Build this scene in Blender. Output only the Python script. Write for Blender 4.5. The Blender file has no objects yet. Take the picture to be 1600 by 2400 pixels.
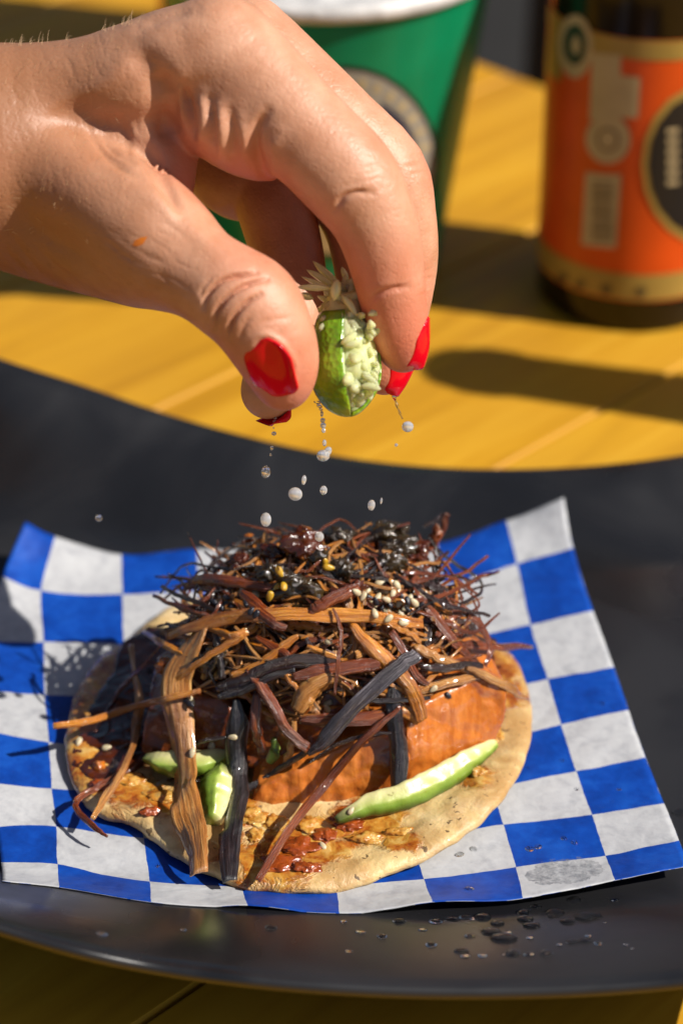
import bpy, bmesh, math, random
import numpy as np
from mathutils import Vector, Matrix, noise
from mathutils.bvhtree import BVHTree
random.seed(7); rng = np.random.default_rng(7)
sc = bpy.context.scene
COL = sc.collection
CM = 0.01                                   # everything below is written in centimetres

# ------------------------------------------------------------------ camera
PITCH = math.radians(33.0)
CAM = np.array([0.0, -43.8, 35.0])
FW = np.array([0, math.cos(PITCH), -math.sin(PITCH)])
UP = np.array([0, math.sin(PITCH), math.cos(PITCH)])
RT = np.array([1.0, 0, 0])
FPX = 5645.0
cam = bpy.data.cameras.new("camera"); camo = bpy.data.objects.new("camera", cam); COL.objects.link(camo)
camo.location = Vector(CAM * CM); camo.rotation_euler = (math.radians(90) - PITCH, 0, 0)
cam.sensor_fit = 'VERTICAL'; cam.sensor_height = 36; cam.sensor_width = 24
cam.lens = FPX / 2400 * 36
cam.clip_start = 0.01; cam.clip_end = 200
cam.dof.use_dof = True; cam.dof.focus_distance = 0.508; cam.dof.aperture_fstop = 9.0
cam.dof.aperture_blades = 9
sc.camera = camo

# ------------------------------------------------------------------ light
SUN = np.array([0.74, -0.21, 0.72]); SUN = SUN / np.linalg.norm(SUN)
world = bpy.data.worlds.new("World"); sc.world = world; world.use_nodes = True
nt = world.node_tree; nt.nodes.clear()
sky = nt.nodes.new('ShaderNodeTexSky'); sky.sky_type = 'NISHITA'; sky.sun_disc = False
sky.sun_elevation = math.asin(SUN[2]); sky.sun_rotation = math.atan2(SUN[0], SUN[1])
bg = nt.nodes.new('ShaderNodeBackground'); bg.inputs[1].default_value = 0.05
ow = nt.nodes.new('ShaderNodeOutputWorld')
nt.links.new(sky.outputs[0], bg.inputs[0]); nt.links.new(bg.outputs[0], ow.inputs[0])
sl = bpy.data.lights.new("sun", 'SUN'); sl.energy = 5.0; sl.angle = math.radians(0.55); sl.color = (1.0, 0.94, 0.86)
so = bpy.data.objects.new("sun", sl); COL.objects.link(so)
so.rotation_euler = Vector(SUN).to_track_quat('Z', 'Y').to_euler()
so.location = Vector(SUN * 2.0)
sc.view_settings.view_transform = 'Standard'; sc.view_settings.look = 'None'
sc.view_settings.exposure = 0.36; sc.view_settings.gamma = 1.0

# ------------------------------------------------------------------ helpers
def ray(px, py): return FW + RT * ((px - 800) / FPX) + UP * ((1200 - py) / FPX)
def ud(px, py, d): return CAM + ray(px, py) * d                        # point at a depth
def uz(px, py, z): r = ray(px, py); return CAM + r * ((z - CAM[2]) / r[2])   # on a level plane
def uy(px, py, y): r = ray(px, py); return CAM + r * ((y - CAM[1]) / r[1])   # on an upright plane
def topx(P):
    q = np.asarray(P, float) - CAM; d = q @ FW
    return 800 + FPX * (q @ RT) / d, 1200 - FPX * (q @ UP) / d, d
def nrm(v): v = np.asarray(v, float); return v / (np.linalg.norm(v) + 1e-12)

def info(o, label=None, cat=None, group=None, kind=None):
    if label: o['label'] = label
    if cat: o['category'] = cat
    if group: o['group'] = group
    if kind: o['kind'] = kind
    return o
def empty(name, loc, label, cat, group=None):
    o = bpy.data.objects.new(name, None); COL.objects.link(o); o.empty_display_size = 0.005
    o.location = Vector(np.asarray(loc, float) * CM)
    return info(o, label, cat, group)
def mk(name, V, Fc, mat, parent=None, loc=None, smooth=True, uv=None, attrs=None):
    V = np.asarray(V, float)
    if loc is None:
        if parent is not None: loc = np.array(parent.matrix_basis.translation) / CM
        else: loc = np.array([(V[:, 0].min() + V[:, 0].max()) / 2, (V[:, 1].min() + V[:, 1].max()) / 2, V[:, 2].min()])
    me = bpy.data.meshes.new(name)
    if isinstance(Fc, np.ndarray): Fc = Fc.tolist()
    me.from_pydata(((V - loc) * CM).tolist(), [], Fc)
    if smooth: me.polygons.foreach_set('use_smooth', [True] * len(me.polygons))
    if uv is not None:
        l = me.uv_layers.new(name='UVMap'); li = np.empty(len(me.loops), np.int32); me.loops.foreach_get('vertex_index', li)
        l.data.foreach_set('uv', np.asarray(uv, np.float32)[li].ravel())
    if attrs:
        for k, a in attrs.items():
            at = me.attributes.new(k, 'FLOAT', 'POINT'); at.data.foreach_set('value', np.asarray(a, np.float32))
    if mat: me.materials.append(mat)
    me.update()
    o = bpy.data.objects.new(name, me); COL.objects.link(o)
    if parent is not None:
        o.parent = parent
        off = loc - np.array(parent.matrix_basis.translation) / CM
        o.location = Vector(off * CM)
    else: o.location = Vector(np.asarray(loc) * CM)
    return o
def recalc(o):
    bm = bmesh.new(); bm.from_mesh(o.data); bmesh.ops.recalc_face_normals(bm, faces=bm.faces); bm.to_mesh(o.data); bm.free()
    return o
def catmull(P, n):
    P = np.asarray(P, float)
    if len(P) == 2: P = np.array([P[0], (P[0] + P[1]) / 2, P[1]])
    Q = np.vstack([2 * P[0] - P[1], P, 2 * P[-1] - P[-2]]); m = len(P) - 1
    out = []
    for t in np.linspace(0, m, n):
        i = min(int(t), m - 1); f = t - i
        a, b, c, d = Q[i:i + 4]
        out.append(.5 * ((2 * b) + (c - a) * f + (2 * a - 5 * b + 4 * c - d) * f * f + (3 * b - a - 3 * c + d) * f ** 3))
    return np.array(out)
def grid_faces(nu, nv, wrap_u=False, wrap_v=False):
    F_ = []
    for i in range(nu if wrap_u else nu - 1):
        for j in range(nv if wrap_v else nv - 1):
            a = i * nv + j; b = ((i + 1) % nu) * nv + j
            c = ((i + 1) % nu) * nv + (j + 1) % nv; d = i * nv + (j + 1) % nv
            F_.append((a, b, c, d))
    return F_
def n3(p, s=1.0, seed=0): return noise.noise(Vector((p[0] * s + seed * 17.3, p[1] * s + seed * 7.1, p[2] * s - seed * 3.7)))

# ---- materials
class NT:
    def __init__(s, name):
        s.m = bpy.data.materials.new(name); s.m.use_nodes = True; s.t = s.m.node_tree; s.t.nodes.clear()
        s.o = s.n('ShaderNodeOutputMaterial'); s.p = s.n('ShaderNodeBsdfPrincipled'); s.l(s.p.outputs[0], s.o.inputs[0])
    def n(s, k, **kw):
        x = s.t.nodes.new(k)
        for a, b in kw.items(): setattr(x, a, b)
        return x
    def l(s, a, b): s.t.links.new(a, b)
    def set(s, **kw):
        for a, b in kw.items():
            i = s.p.inputs[a.replace('_', ' ')]
            if hasattr(b, 'is_linked') or isinstance(b, bpy.types.NodeSocket): s.l(b, i)
            else: i.default_value = (*b, 1) if isinstance(b, tuple) and len(b) == 3 and i.type == 'RGBA' else b
    def coord(s, kind='Object', scale=None):
        c = s.n('ShaderNodeTexCoord').outputs[kind]
        if scale:
            m = s.n('ShaderNodeMapping'); m.inputs['Scale'].default_value = scale; s.l(c, m.inputs[0]); return m.outputs[0]
        return c
    def noise(s, vec, scale, detail=4, rough=.55, dist=0.0):
        x = s.n('ShaderNodeTexNoise'); s.l(vec, x.inputs['Vector']); x.inputs['Scale'].default_value = scale
        x.inputs['Detail'].default_value = detail; x.inputs['Roughness'].default_value = rough; x.inputs['Distortion'].default_value = dist
        return x.outputs['Fac']
    def voro(s, vec, scale, feature='F1'):
        x = s.n('ShaderNodeTexVoronoi'); x.feature = feature; s.l(vec, x.inputs['Vector']); x.inputs['Scale'].default_value = scale
        return x.outputs['Distance']
    def ramp(s, fac, stops):
        x = s.n('ShaderNodeValToRGB'); s.l(fac, x.inputs[0]); e = x.color_ramp.elements
        while len(e) < len(stops): e.new(.5)
        for i, (p, c) in enumerate(stops):
            e[i].position = p; e[i].color = (*c, 1) if isinstance(c, tuple) else (c, c, c, 1)
        return x.outputs[0]
    def mix(s, fac, a, b, mode='MIX'):
        x = s.n('ShaderNodeMix', data_type='RGBA', blend_type=mode)
        for v, i in ((fac, x.inputs[0]), (a, x.inputs[6]), (b, x.inputs[7])):
            if isinstance(v, bpy.types.NodeSocket): s.l(v, i)
            elif i.type == 'RGBA': i.default_value = (*v, 1) if len(v) == 3 else v
            else: i.default_value = v
        return x.outputs[2]
    def math(s, op, a, b=0.0, c=None, clamp=False):
        x = s.n('ShaderNodeMath', operation=op, use_clamp=clamp)
        for v, i in ((a, 0), (b, 1), (c, 2)):
            if v is None: continue
            if isinstance(v, bpy.types.NodeSocket): s.l(v, x.inputs[i])
            else: x.inputs[i].default_value = v
        return x.outputs[0]
    def attr(s, name):
        x = s.n('ShaderNodeAttribute'); x.attribute_name = name; return x.outputs['Fac']
    def bump(s, h, strength=.3, dist=.0005, prev=None):
        x = s.n('ShaderNodeBump'); s.l(h, x.inputs['Height']); x.inputs['Strength'].default_value = strength
        x.inputs['Distance'].default_value = dist
        if prev: s.l(prev, x.inputs['Normal'])
        s.l(x.outputs[0], s.p.inputs['Normal']); return x.outputs[0]
    def blob(s, vec, p, r, soft=.5):           # 1 inside a ball, 0 outside
        x = s.n('ShaderNodeVectorMath', operation='DISTANCE'); s.l(vec, x.inputs[0]); x.inputs[1].default_value = tuple(p)
        m = s.n('ShaderNodeMapRange'); s.l(x.outputs['Value'], m.inputs[0])
        m.inputs[1].default_value = r; m.inputs[2].default_value = r * soft; m.inputs[3].default_value = 0; m.inputs[4].default_value = 1
        return m.outputs[0]
def simple(name, col, rough=.5, var=.25, scale=120, bump=0.0, **kw):
    t = NT(name); c = t.coord(); f = t.noise(c, scale, 5)
    a = tuple(x * (1 - var) for x in col); b = tuple(min(1, x * (1 + var)) for x in col)
    t.set(Base_Color=t.ramp(f, [(.3, a), (.7, b)]), Roughness=rough, **kw)
    if bump: t.bump(t.noise(c, scale * 4, 4), bump, .0006)
    return t.m
# ------------------------------------------------------------------ ground far below, table of planks
g = simple('dark_floor', (.008, .0065, .005), .9, .5, 4)
V = [(-900, -500, -75), (900, -500, -75), (900, 1500, -75), (-900, 1500, -75)]
info(mk('floor', V, [(0, 1, 2, 3)], g, smooth=False), kind='structure')

def wood_mat():
    t = NT('yellow_wood'); c = t.coord('Object'); oi = t.n('ShaderNodeObjectInfo')
    rnd = oi.outputs['Random']
    off = t.n('ShaderNodeVectorMath', operation='MULTIPLY_ADD'); t.l(c, off.inputs[0]); off.inputs[1].default_value = (1, 1, 1)
    cb = t.n('ShaderNodeCombineXYZ'); t.l(rnd, cb.inputs[0]); t.l(rnd, cb.inputs[1]); t.l(cb.outputs[0], off.inputs[2])
    m = t.n('ShaderNodeMapping'); m.inputs['Scale'].default_value = (6, 70, 30); t.l(off.outputs[0], m.inputs[0])
    f = t.noise(m.outputs[0], 1.0, 8, .6, 1.2); f2 = t.noise(off.outputs[0], 14, 3, .5)
    col = t.ramp(f, [(.30, (.38, .170, .006)), (.5, (.53, .26, .010)), (.72, (.62, .335, .020))])
    col2 = t.mix(t.ramp(f2, [(.35, 0.0), (.75, .55)]), col, (.42, .20, .015))
    col3 = t.mix(t.math('MULTIPLY', rnd, .25), col2, (.72, .42, .03))
    t.set(Base_Color=col3, Roughness=t.ramp(f, [(.3, .5), (.7, .7)]), Specular_IOR_Level=.3); t.bump(f, .25, .0004)
    return t.m
WOOD = wood_mat()
SA = math.radians(45.0); su = np.array([math.cos(SA), math.sin(SA)]); ev = np.array([-su[1], su[0]])
A0 = uz(1190, 1085, 0)[:2]                  # a point on one seam
E0 = uz(1110, 145, 0)[:2]                   # a point on the far edge of the table top
end = float(E0 @ su)
table = empty('table', (0, 0, -78), 'yellow varnished wood plank table under the black plate', 'table')
W = 9.0; s0 = float(A0 @ ev)
for k in range(-9, 10):
    a, b = s0 + k * W + .05, s0 + (k + 1) * W - .05
    L0 = -75; L1 = end; z0, z1 = -2.6, 0.0; c = .07
    # chamfered board: section in (v,z)
    sec = [(a, z0), (a, z1 - c), (a + c, z1), (b - c, z1), (b, z1 - c), (b, z0)]
    Vv = []; cx, cy = su * (L0 + L1) / 2 + ev * (a + b) / 2
    for L in (L0, L1):
        for (v, z) in sec: Vv.append(((L - (L0 + L1) / 2), v - (a + b) / 2, z))
    Fc = [tuple(range(5, -1, -1)), tuple(range(6, 12))] + [(i, (i + 1) % 6, 6 + (i + 1) % 6, 6 + i) for i in range(6)]
    o = mk('plank', Vv, Fc, WOOD, loc=(0, 0, 0), smooth=False)
    o.parent = table; o.location = Vector((cx * CM, cy * CM, .78)); o.rotation_euler = (0, 0, SA)
dk = simple('dark_batten', (.05, .03, .012), .8)
def box_between(name, P0, P1, w, h, mat, parent=None):
    P0 = np.array(P0, float); P1 = np.array(P1, float); t = nrm(P1 - P0); s = nrm(np.cross(t, (0, 0, 1.01))); u = np.cross(s, t)
    Vv = [P + s * a * w / 2 + u * b * h / 2 for P in (P0, P1) for a, b in ((-1, -1), (1, -1), (1, 1), (-1, 1))]
    Fc = [(3, 2, 1, 0), (4, 5, 6, 7)] + [(i, (i + 1) % 4, 4 + (i + 1) % 4, 4 + i) for i in range(4)]
    return recalc(mk(name, Vv, Fc, mat, parent, smooth=False))
for L in (end - 14, end - 62):
    p = su * L + ev * (s0 - 8.8 * W); q = su * L + ev * (s0 + 9.8 * W)
    box_between('crossbar', (*p, -4.2), (*q, -4.2), 6, 3, dk, table)
for L in (end - 14, end - 62):
    for vv in (s0 - 8 * W, s0 + 9 * W):
        p = su * L + ev * vv
        box_between('leg', (*p, -5.8), (p[0] + .3, p[1], -75), 6, 6, dk, table)
# wooden posts seen in the dark behind the table
pm = simple('dark_post_wood', (.07, .042, .018), .7)
po = empty('chair', (16, 66, -75), 'dark brown wooden chair back behind the far table edge', 'chair')
for xx, yy in ((9.3, 62), (41, 80)):
    box_between('post', (xx, yy, -75), (xx + 2.5, yy + 2, 30), 3.2, 3, pm, po)
for zz in (-2, 12, 24): box_between('rail', (10.5, 64, zz - 20), (42, 81.5, zz - 20), 1.5, 4.5, pm, po)
box_between('seat', (25, 54, -30), (33, 66, -30), 34, 2, pm, po)

# ------------------------------------------------------------------ bottle
def lathe(prof, n=72, cx=0, cy=0):
    Vv = [(cx + r * math.cos(2 * math.pi * i / n), cy + r * math.sin(2 * math.pi * i / n), z) for i in range(n) for r, z in prof]
    return Vv, grid_faces(n, len(prof), wrap_u=True)
def cyl_hit(px, py, cx, cy, Rf):
    r = ray(px, py); z = 5.0
    for _ in range(12):
        R = Rf(z); a = r[0] ** 2 + r[1] ** 2; ox = CAM[0] - cx; oy = CAM[1] - cy
        b = 2 * (ox * r[0] + oy * r[1]); c = ox * ox + oy * oy - R * R; D = b * b - 4 * a * c
        t = (-b - math.sqrt(max(D, 0))) / (2 * a); P = CAM + r * t; z = P[2]
    return math.atan2(P[0] - cx, -(P[1] - cy)), z
def patch(name, outline, cx, cy, Rf, off, mat, parent, n=10):
    """outline of (phi,z) corner points, convex, laid on the round wall as a thin skin"""
    o = np.array(outline); m = len(o); c = o.mean(0); rings = []
    pts = []
    dense = []
    for i in range(m):
        for t in np.linspace(0, 1, n, endpoint=False): dense.append(o[i] * (1 - t) + o[(i + 1) % m] * t)
    dense = np.array(dense); K = 10; N = len(dense); Vv = []
    for k in range(K + 1):
        for d in dense:
            q = c + (d - c) * (k / K); R = Rf(q[1]) + off
            Vv.append((cx + R * math.sin(q[0]), cy - R * math.cos(q[0]), q[1]))
    Fc = []
    for k in range(K):
        for i in range(N): a = k * N + i; b = k * N + (i + 1) % N; Fc.append((a, b, b + N, a + N))
    ob = mk(name, Vv, Fc, mat, parent)
    return ob
def ell(cpx, cpy, a, b, n=20): return [(cpx + a * math.cos(t), cpy + b * math.sin(t)) for t in np.linspace(0, 2 * math.pi, n, endpoint=False)]
GL = NT('dark_bottle_glass'); GL.set(Base_Color=(.010, .006, .003), Roughness=.16, Specular_IOR_Level=.35); GL = GL.m
def labm(name, col, r=.4): return simple(name, col, r, .12, 60)
ORANGE = labm('orange_label_paper', (.68, .075, .004)); GOLD = labm('gold_label_ink', (.36, .23, .05), .35); CREAM = labm('cream_label_ink', (.50, .38, .20))
BLACK = labm('black_label_ink', (.012, .011, .012)); DGREEN = labm('dark_green_ink', (.01, .035, .022)); BROWN = labm('brown_ink', (.10, .065, .025))
BX, BY, BR = 9.0, 22.9, 2.95
prof = [(0, .15), (2.6, .05), (2.82, 0), (2.92, .12), (BR, .35), (BR, 10.2), (2.9, 11), (2.6, 12.2), (1.9, 14), (1.45, 16), (1.3, 19), (1.25, 21.6), (1.4, 21.8), (1.4, 22.3), (1.25, 22.4), (1.2, 22.9), (1.0, 23), (0, 23)]
def bottle(x, y, label, lab=True, rot=0.0):
    b = empty('bottle', (x, y, 0), label, 'bottle')
    Vv, Fc = lathe(prof, 72, x, y); recalc(mk('glass_body', Vv, Fc, GL, b))
    Rf = lambda z: BR
    def ring(name, z0, z1, off, mat):
        Vv, Fc = lathe([(BR + off, z0), (BR + off, (z0 + z1) / 2), (BR + off, z1)], 72, x, y); mk(name, Vv, Fc, mat, b)
    ring('label', 1.1, 9.35, .02, ORANGE); ring('gold_band', 8.75, 9.33, .035, GOLD); ring('gold_band', 1.15, 2.0, .035, GOLD)
    if lab:
        def P(name, poly, off, mat): return patch(name, [cyl_hit(px, py, x, y, Rf) for px, py in poly], x, y, Rf, off, mat, b)
        P('side_stripe', [(1291, 40), (1318, 60), (1318, 190), (1283, 165)], .045, GOLD)
        P('seal', ell(1350, 108, 40, 75), .05, CREAM); P('seal_ring', ell(1350, 103, 27, 48), .06, DGREEN); P('seal_mark', ell(1352, 105, 10, 22), .07, CREAM)
        P('text_block', [(1388, 122), (1455, 128), (1452, 290), (1382, 280)], .045, CREAM)
        P('text_block', [(1455, 175), (1500, 180), (1494, 275), (1452, 275)], .05, CREAM)
        P('round_stamp', ell(1425, 325, 52, 58), .055, CREAM); P('stamp_mark', ell(1425, 325, 26, 28), .062, BROWN)
        P('round_stamp', ell(1425, 325, 20, 22), .068, CREAM)
        P('barcode_panel', [(1373, 402), (1455, 408), (1443, 580), (1363, 572)], .045, CREAM)
        for i in range(11):
            y0 = 424 + i * 13
            P('barcode_bar', [(1388, y0), (1436, y0 + 3), (1436, y0 + 8 + (i % 3)), (1387, y0 + 5 + (i % 3))], .055, BROWN)
        P('medallion_rim', ell(1655, 385, 152, 190), .05, GOLD); P('medallion', ell(1655, 385, 138, 172), .06, BLACK)
        for i in range(6):
            P('lettering', [(1560, 300 + i * 24), (1588, 298 + i * 24), (1586, 310 + i * 24), (1562, 313 + i * 24)], .07, CREAM)
        for (a, c_) in ((1360, 665), (1420, 676), (1500, 682), (1320, 650)): P('band_mark', ell(a, c_, 14, 12, 8), .05, BROWN)
    return b
bottle(BX, BY, 'dark beer bottle with orange label and black round medallion')
bottle(27, 11.2, 'unseen beer bottle added right of the black plate to cast shadow on the planks', lab=False)  # added out of frame so that its shadow darkens the planks at right
bottle(-3.8, 42.0, 'mostly hidden dark glass bottle added behind the green cup to shade the far planks', lab=False)  # added occluder, placed to shade the far left of the table
bottle(33, 16.5, 'unseen beer bottle added farthest right on the table to shade the planks', lab=False)  # another out-of-frame bottle, added to shade the table right of the labelled one

# ------------------------------------------------------------------ cup
CX, CY = -0.45, 24.6
def CRf(z): return 3.45 + (5.0 - 3.45) * min(max(z, 0), 12) / 10.3
t = NT('green_translucent_plastic'); c = t.coord()
t.set(Base_Color=t.ramp(t.noise(c, 25, 3), [(.3, (.0, .20, .075)), (.7, (.0, .29, .12))]), Roughness=.32, Transmission_Weight=.0)
tr = t.n('ShaderNodeBsdfTransparent'); tr.inputs[0].default_value = (.03, .62, .25, 1); mx = t.n('ShaderNodeMixShader'); mx.inputs[0].default_value = .22
t.l(t.p.outputs[0], mx.inputs[1]); t.l(tr.outputs[0], mx.inputs[2]); t.l(mx.outputs[0], t.o.inputs[0]); CUP = t.m
FROST = simple('frosted_white_foam', (.62, .60, .58), .35, .25, 90, .6)
LGREY = simple('grey_emblem_ink', (.30, .27, .22), .45, .1, 50); NAVY = simple('navy_emblem_ink', (.010, .012, .045), .45, .1, 50)
cup = empty('cup', (CX, CY, 0), 'green plastic cup with round emblem and frothy white top', 'cup')
pr = [(0, .4), (3.1, .35), (3.3, 0), (3.45, .05)] + [(CRf(z), z) for z in np.linspace(.5, 10.25, 12)] + [(CRf(10.3) + .0, 10.34), (CRf(10.3) - .12, 10.3)] + [(CRf(z) - .16, z) for z in np.linspace(10.1, .7, 8)] + [(0, .65)]
Vv, Fc = lathe(pr, 96, CX, CY); recalc(mk('cup_wall', Vv, Fc, CUP, cup))
Vv, Fc = lathe([(CRf(10.0) + .03, 9.95), (CRf(10.3) + .16, 10.05), (CRf(10.3) + .2, 10.3), (CRf(10.3) + .1, 10.5), (CRf(10.3) - .2, 10.45), (CRf(10.3) - .3, 10.2)], 96, CX, CY)
recalc(mk('rim', Vv, Fc, FROST, cup))
Vv = []; nr, na = 14, 80
for i in range(nr):
    for j in range(na):
        r = 4.78 * i / (nr - 1); a = 2 * math.pi * j / na; x, y = CX + r * math.cos(a), CY + r * math.sin(a)
        Vv.append((x, y, 10.2 + .25 * n3((x, y, 0), 1.3) + .1 * n3((x, y, 0), 4)))
mk('foam', Vv, [(i * na + j, (i + 1) * na + j, (i + 1) * na + (j + 1) % na, i * na + (j + 1) % na) for i in range(nr - 1) for j in range(na)], FROST, cup)
def PC(name, poly, off, mat): return patch(name, [cyl_hit(px, py, CX, CY, CRf) for px, py in poly], CX, CY, CRf, off, mat, cup)
PC('emblem_border', ell(808, 380, 217, 227, 28), .03, BLACK); PC('emblem_ring', ell(808, 380, 206, 216, 28), .04, LGREY)
PC('emblem_field', ell(808, 370, 168, 150, 28), .05, NAVY); PC('emblem_figure', ell(850, 420, 70, 60, 10), .06, LGREY)
PC('emblem_figure', ell(870, 235, 26, 22, 6), .06, LGREY); PC('emblem_figure', ell(760, 520, 60, 75, 10), .06, CREAM)
for i in range(8):
    a = math.radians(-88 + i * 11); ex, ey = 808 + 187 * math.cos(a), 380 + 190 * math.sin(a)
    tx, ty = -math.sin(a), math.cos(a); nx, ny = math.cos(a), math.sin(a)
    PC('emblem_letter', [(ex + sx * tx * 9 + sy * nx * 11, ey + sx * ty * 9 + sy * ny * 11) for sx, sy in ((-1, -1), (1, -1), (.5, 1), (-1, 1))], .06, CREAM)

# ------------------------------------------------------------------ plate
far = [(-400, 700, 4.3), (-200, 765, 4.0), (0, 843, 3.4), (200, 907, 2.7), (400, 975, 2.1), (600, 1030, 1.7), (800, 1072, 1.45), (1000, 1095, 1.3), (1200, 1101, 1.2), (1400, 1092, 1.3), (1600, 1068, 1.5), (1800, 1030, 2.0), (2000, 985, 2.6)]
near = [(-400, 2010, 4.9), (-200, 2095, 4.2), (0, 2165, 3.5), (200, 2222, 3.0), (400, 2262, 2.45), (600, 2288, 2.3), (800, 2304, 2.2), (1000, 2312, 2.15), (1200, 2312, 2.15), (1400, 2305, 2.25), (1600, 2288, 2.4), (1800, 2258, 2.8), (2000, 2215, 3.3)]
Pf = catmull([uz(*p) for p in far], 90); Pn = catmull([uz(*p) for p in near], 90)
top = []
ss = np.linspace(0, 1, 60)
for i in range(90):
    a, b = Pf[i], Pn[i]; row = []
    ex = abs(i - 44.5) / 44.5
    for s in ss:
        p = a * (1 - s) + b * s
        wf = max(0, 1 - s / .17); wn = max(0, (s - .74) / .26)
        sm = lambda w: w * w * (3 - 2 * w) * .45 + w ** 1.3 * .55
        side = max(0, ex - .80) / .20
        zb = .45 + 2.2 * side ** 2
        z = zb + (max(a[2], zb) - zb) * sm(wf) + (max(b[2], zb) - zb) * sm(wn)
        row.append((p[0], p[1], z))
    top.append(row)
top = np.array(top); T = .32
def ringcol(row, nxt):
    d0 = nrm(row[0] - row[1]); d1 = nrm(row[-1] - row[-2]); L = [*row]
    dn = np.array([0, 0, -1.0])
    L += [row[-1] + d1 * .09 + dn * .05, row[-1] + d1 * .14 + dn * .16, row[-1] + d1 * .08 + dn * .28]
    L += [q + dn * T for q in row[::-1]]
    L += [row[0] + d0 * .08 + dn * .28, row[0] + d0 * .14 + dn * .16, row[0] + d0 * .09 + dn * .05]
    return L
Vv = []; 
for i in range(90): Vv += ringcol(top[i], None)
m = len(Vv) // 90; Fc = grid_faces(90, m, wrap_v=True) + [tuple(range(m)), tuple(range(90 * m - 1, 89 * m - 1, -1))]
t = NT('black_melamine'); c = t.coord(); f = t.noise(c, 22, 3, .5, .6); f2 = t.noise(c, 900, 2)
t.set(Base_Color=t.ramp(f, [(.3, (.009, .009, .010)), (.7, (.018, .018, .020))]), Roughness=t.ramp(f, [(.38, .20), (.62, .46)]), Specular_IOR_Level=.55)
t.bump(f2, .05, .0002)
plate = recalc(mk('plate', Vv, Fc, t.m)); info(plate, 'large matte black plate with upswept sides holding the checkered paper', 'plate')
def bvh_of(o):
    me = o.data; M = o.location
    return BVHTree.FromPolygons([np.array(v.co) / CM + np.array(M) / CM for v in me.vertices], [tuple(p.vertices) for p in me.polygons])
BV_plate = bvh_of(plate)
def plate_z(x, y):
    h = BV_plate.ray_cast(Vector((x, y, 20)), Vector((0, 0, -1))); return h[0][2] if h[0] else .5

# ------------------------------------------------------------------ paper
rows = [
 [(60,1220,1.7),(130,1256,1.25),(285,1297,.75),(462,1286,.7),(640,1292,.62),(820,1292,.62),(1024,1273,.7),(1185,1219,1.1),(1320,1167,1.7)],
 [(5,1350,1.2),(97,1385,.85),(287,1393,.64),(465,1388,.6),(650,1388,.6),(840,1385,.6),(1039,1371,.6),(1211,1320,.75),(1342,1285,1.0)],
 [(-45,1503,.9),(103,1505,.7),(290,1510,.6),(475,1508,.6),(665,1506,.6),(860,1505,.6),(1060,1500,.6),(1242,1463,.62),(1389,1431,.75)],
 [(-65,1617,.9),(105,1628,.68),(298,1635,.6),(490,1636,.6),(685,1636,.6),(885,1634,.6),(1090,1628,.6),(1283,1592,.6),(1438,1563,.66)],
 [(-65,1704,.9),(115,1738,.68),(308,1750,.6),(505,1752,.6),(703,1752,.6),(910,1750,.6),(1120,1738,.6),(1314,1698,.6),(1472,1664,.64)],
 [(-45,1834,.9),(122,1848,.68),(320,1862,.6),(520,1864,.6),(722,1864,.6),(932,1862,.6),(1150,1845,.6),(1349,1807,.6),(1512,1776,.62)],
 [(-10,1937,.8),(132,1936,.66),(337,1966,.6),(545,1972,.6),(748,1974,.6),(962,1966,.6),(1179,1933,.6),(1386,1909,.6),(1555,1882,.62)],
 [(3,2022,.85),(135,2026,.75),(352,2074,.7),(566,2079,.7),(786,2074,.7),(993,2061,.7),(1208,2032,.68),(1418,2005,.68),(1590,1971,.7)],
 [(8,2089,1.15),(141,2096,1.05),(356,2141,.98),(580,2121,1.2),(795,2145,.98),(1013,2114,1.15),(1225,2106,.98),(1440,2063,.95),(1612,2028,.95)]]
K = 12; lat = np.array([[uz(*p) for p in r] for r in rows])
r1 = np.array([catmull(r, 8 * K + 1) for r in lat])                 # 9 x n
gp = np.array([catmull(r1[:, j], 8 * K + 1) for j in range(r1.shape[1])])   # n(u) x n(v)
n_ = 8 * K + 1; Vt = []; uvs = []
for i in range(n_):
    for j in range(n_):
        p = gp[i, j].copy(); p[2] += .035 * n3(p, .9) + .018 * n3(p, 2.6, 3)
        p[2] = max(p[2], plate_z(p[0], p[1]) + .03); Vt.append(p); uvs.append((i / (n_ - 1) * 8, j / (n_ - 1) * 8))
Vt = np.array(Vt); Vb = Vt - np.array([0, 0, .012]); Ff = grid_faces(n_, n_)
N1 = len(Vt); Fall = [tuple(reversed(q)) for q in Ff] + [tuple(a + N1 for a in q) for q in Ff]
bd = [i * n_ for i in range(n_)] + [(n_ - 1) * n_ + j for j in range(1, n_)] + [i * n_ + n_ - 1 for i in range(n_ - 2, -1, -1)] + [j for j in range(n_ - 2, 0, -1)]
for a, b in zip(bd, bd[1:] + bd[:1]): Fall.append((a, b, b + N1, a + N1))
t = NT('checkered_deli_paper'); uv = t.coord('UV'); c = t.coord()
wob = t.n('ShaderNodeVectorMath', operation='MULTIPLY_ADD'); nn = t.n('ShaderNodeTexNoise'); nn.inputs['Scale'].default_value = 260; t.l(c, nn.inputs['Vector'])
t.l(nn.outputs['Color'], wob.inputs[0]); wob.inputs[1].default_value = (.022, .022, 0); t.l(uv, wob.inputs[2])
sx = t.n('ShaderNodeSeparateXYZ'); t.l(wob.outputs[0], sx.inputs[0])
par = t.math('MODULO', t.math('ADD', t.math('FLOOR', t.math('ADD', sx.outputs[0], -.011)), t.math('FLOOR', t.math('ADD', sx.outputs[1], -.011))), 2.0)
fib = t.math('MULTIPLY_ADD', t.noise(c, 420, 5, .65, .4), .55, t.math('MULTIPLY', t.noise(c, 120, 4, .6, 1.0), .45)); big = t.noise(c, 70, 4, .6)
white = t.ramp(fib, [(.3, (.36, .37, .40)), (.5, (.49, .50, .52)), (.75, (.58, .59, .60))])
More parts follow.
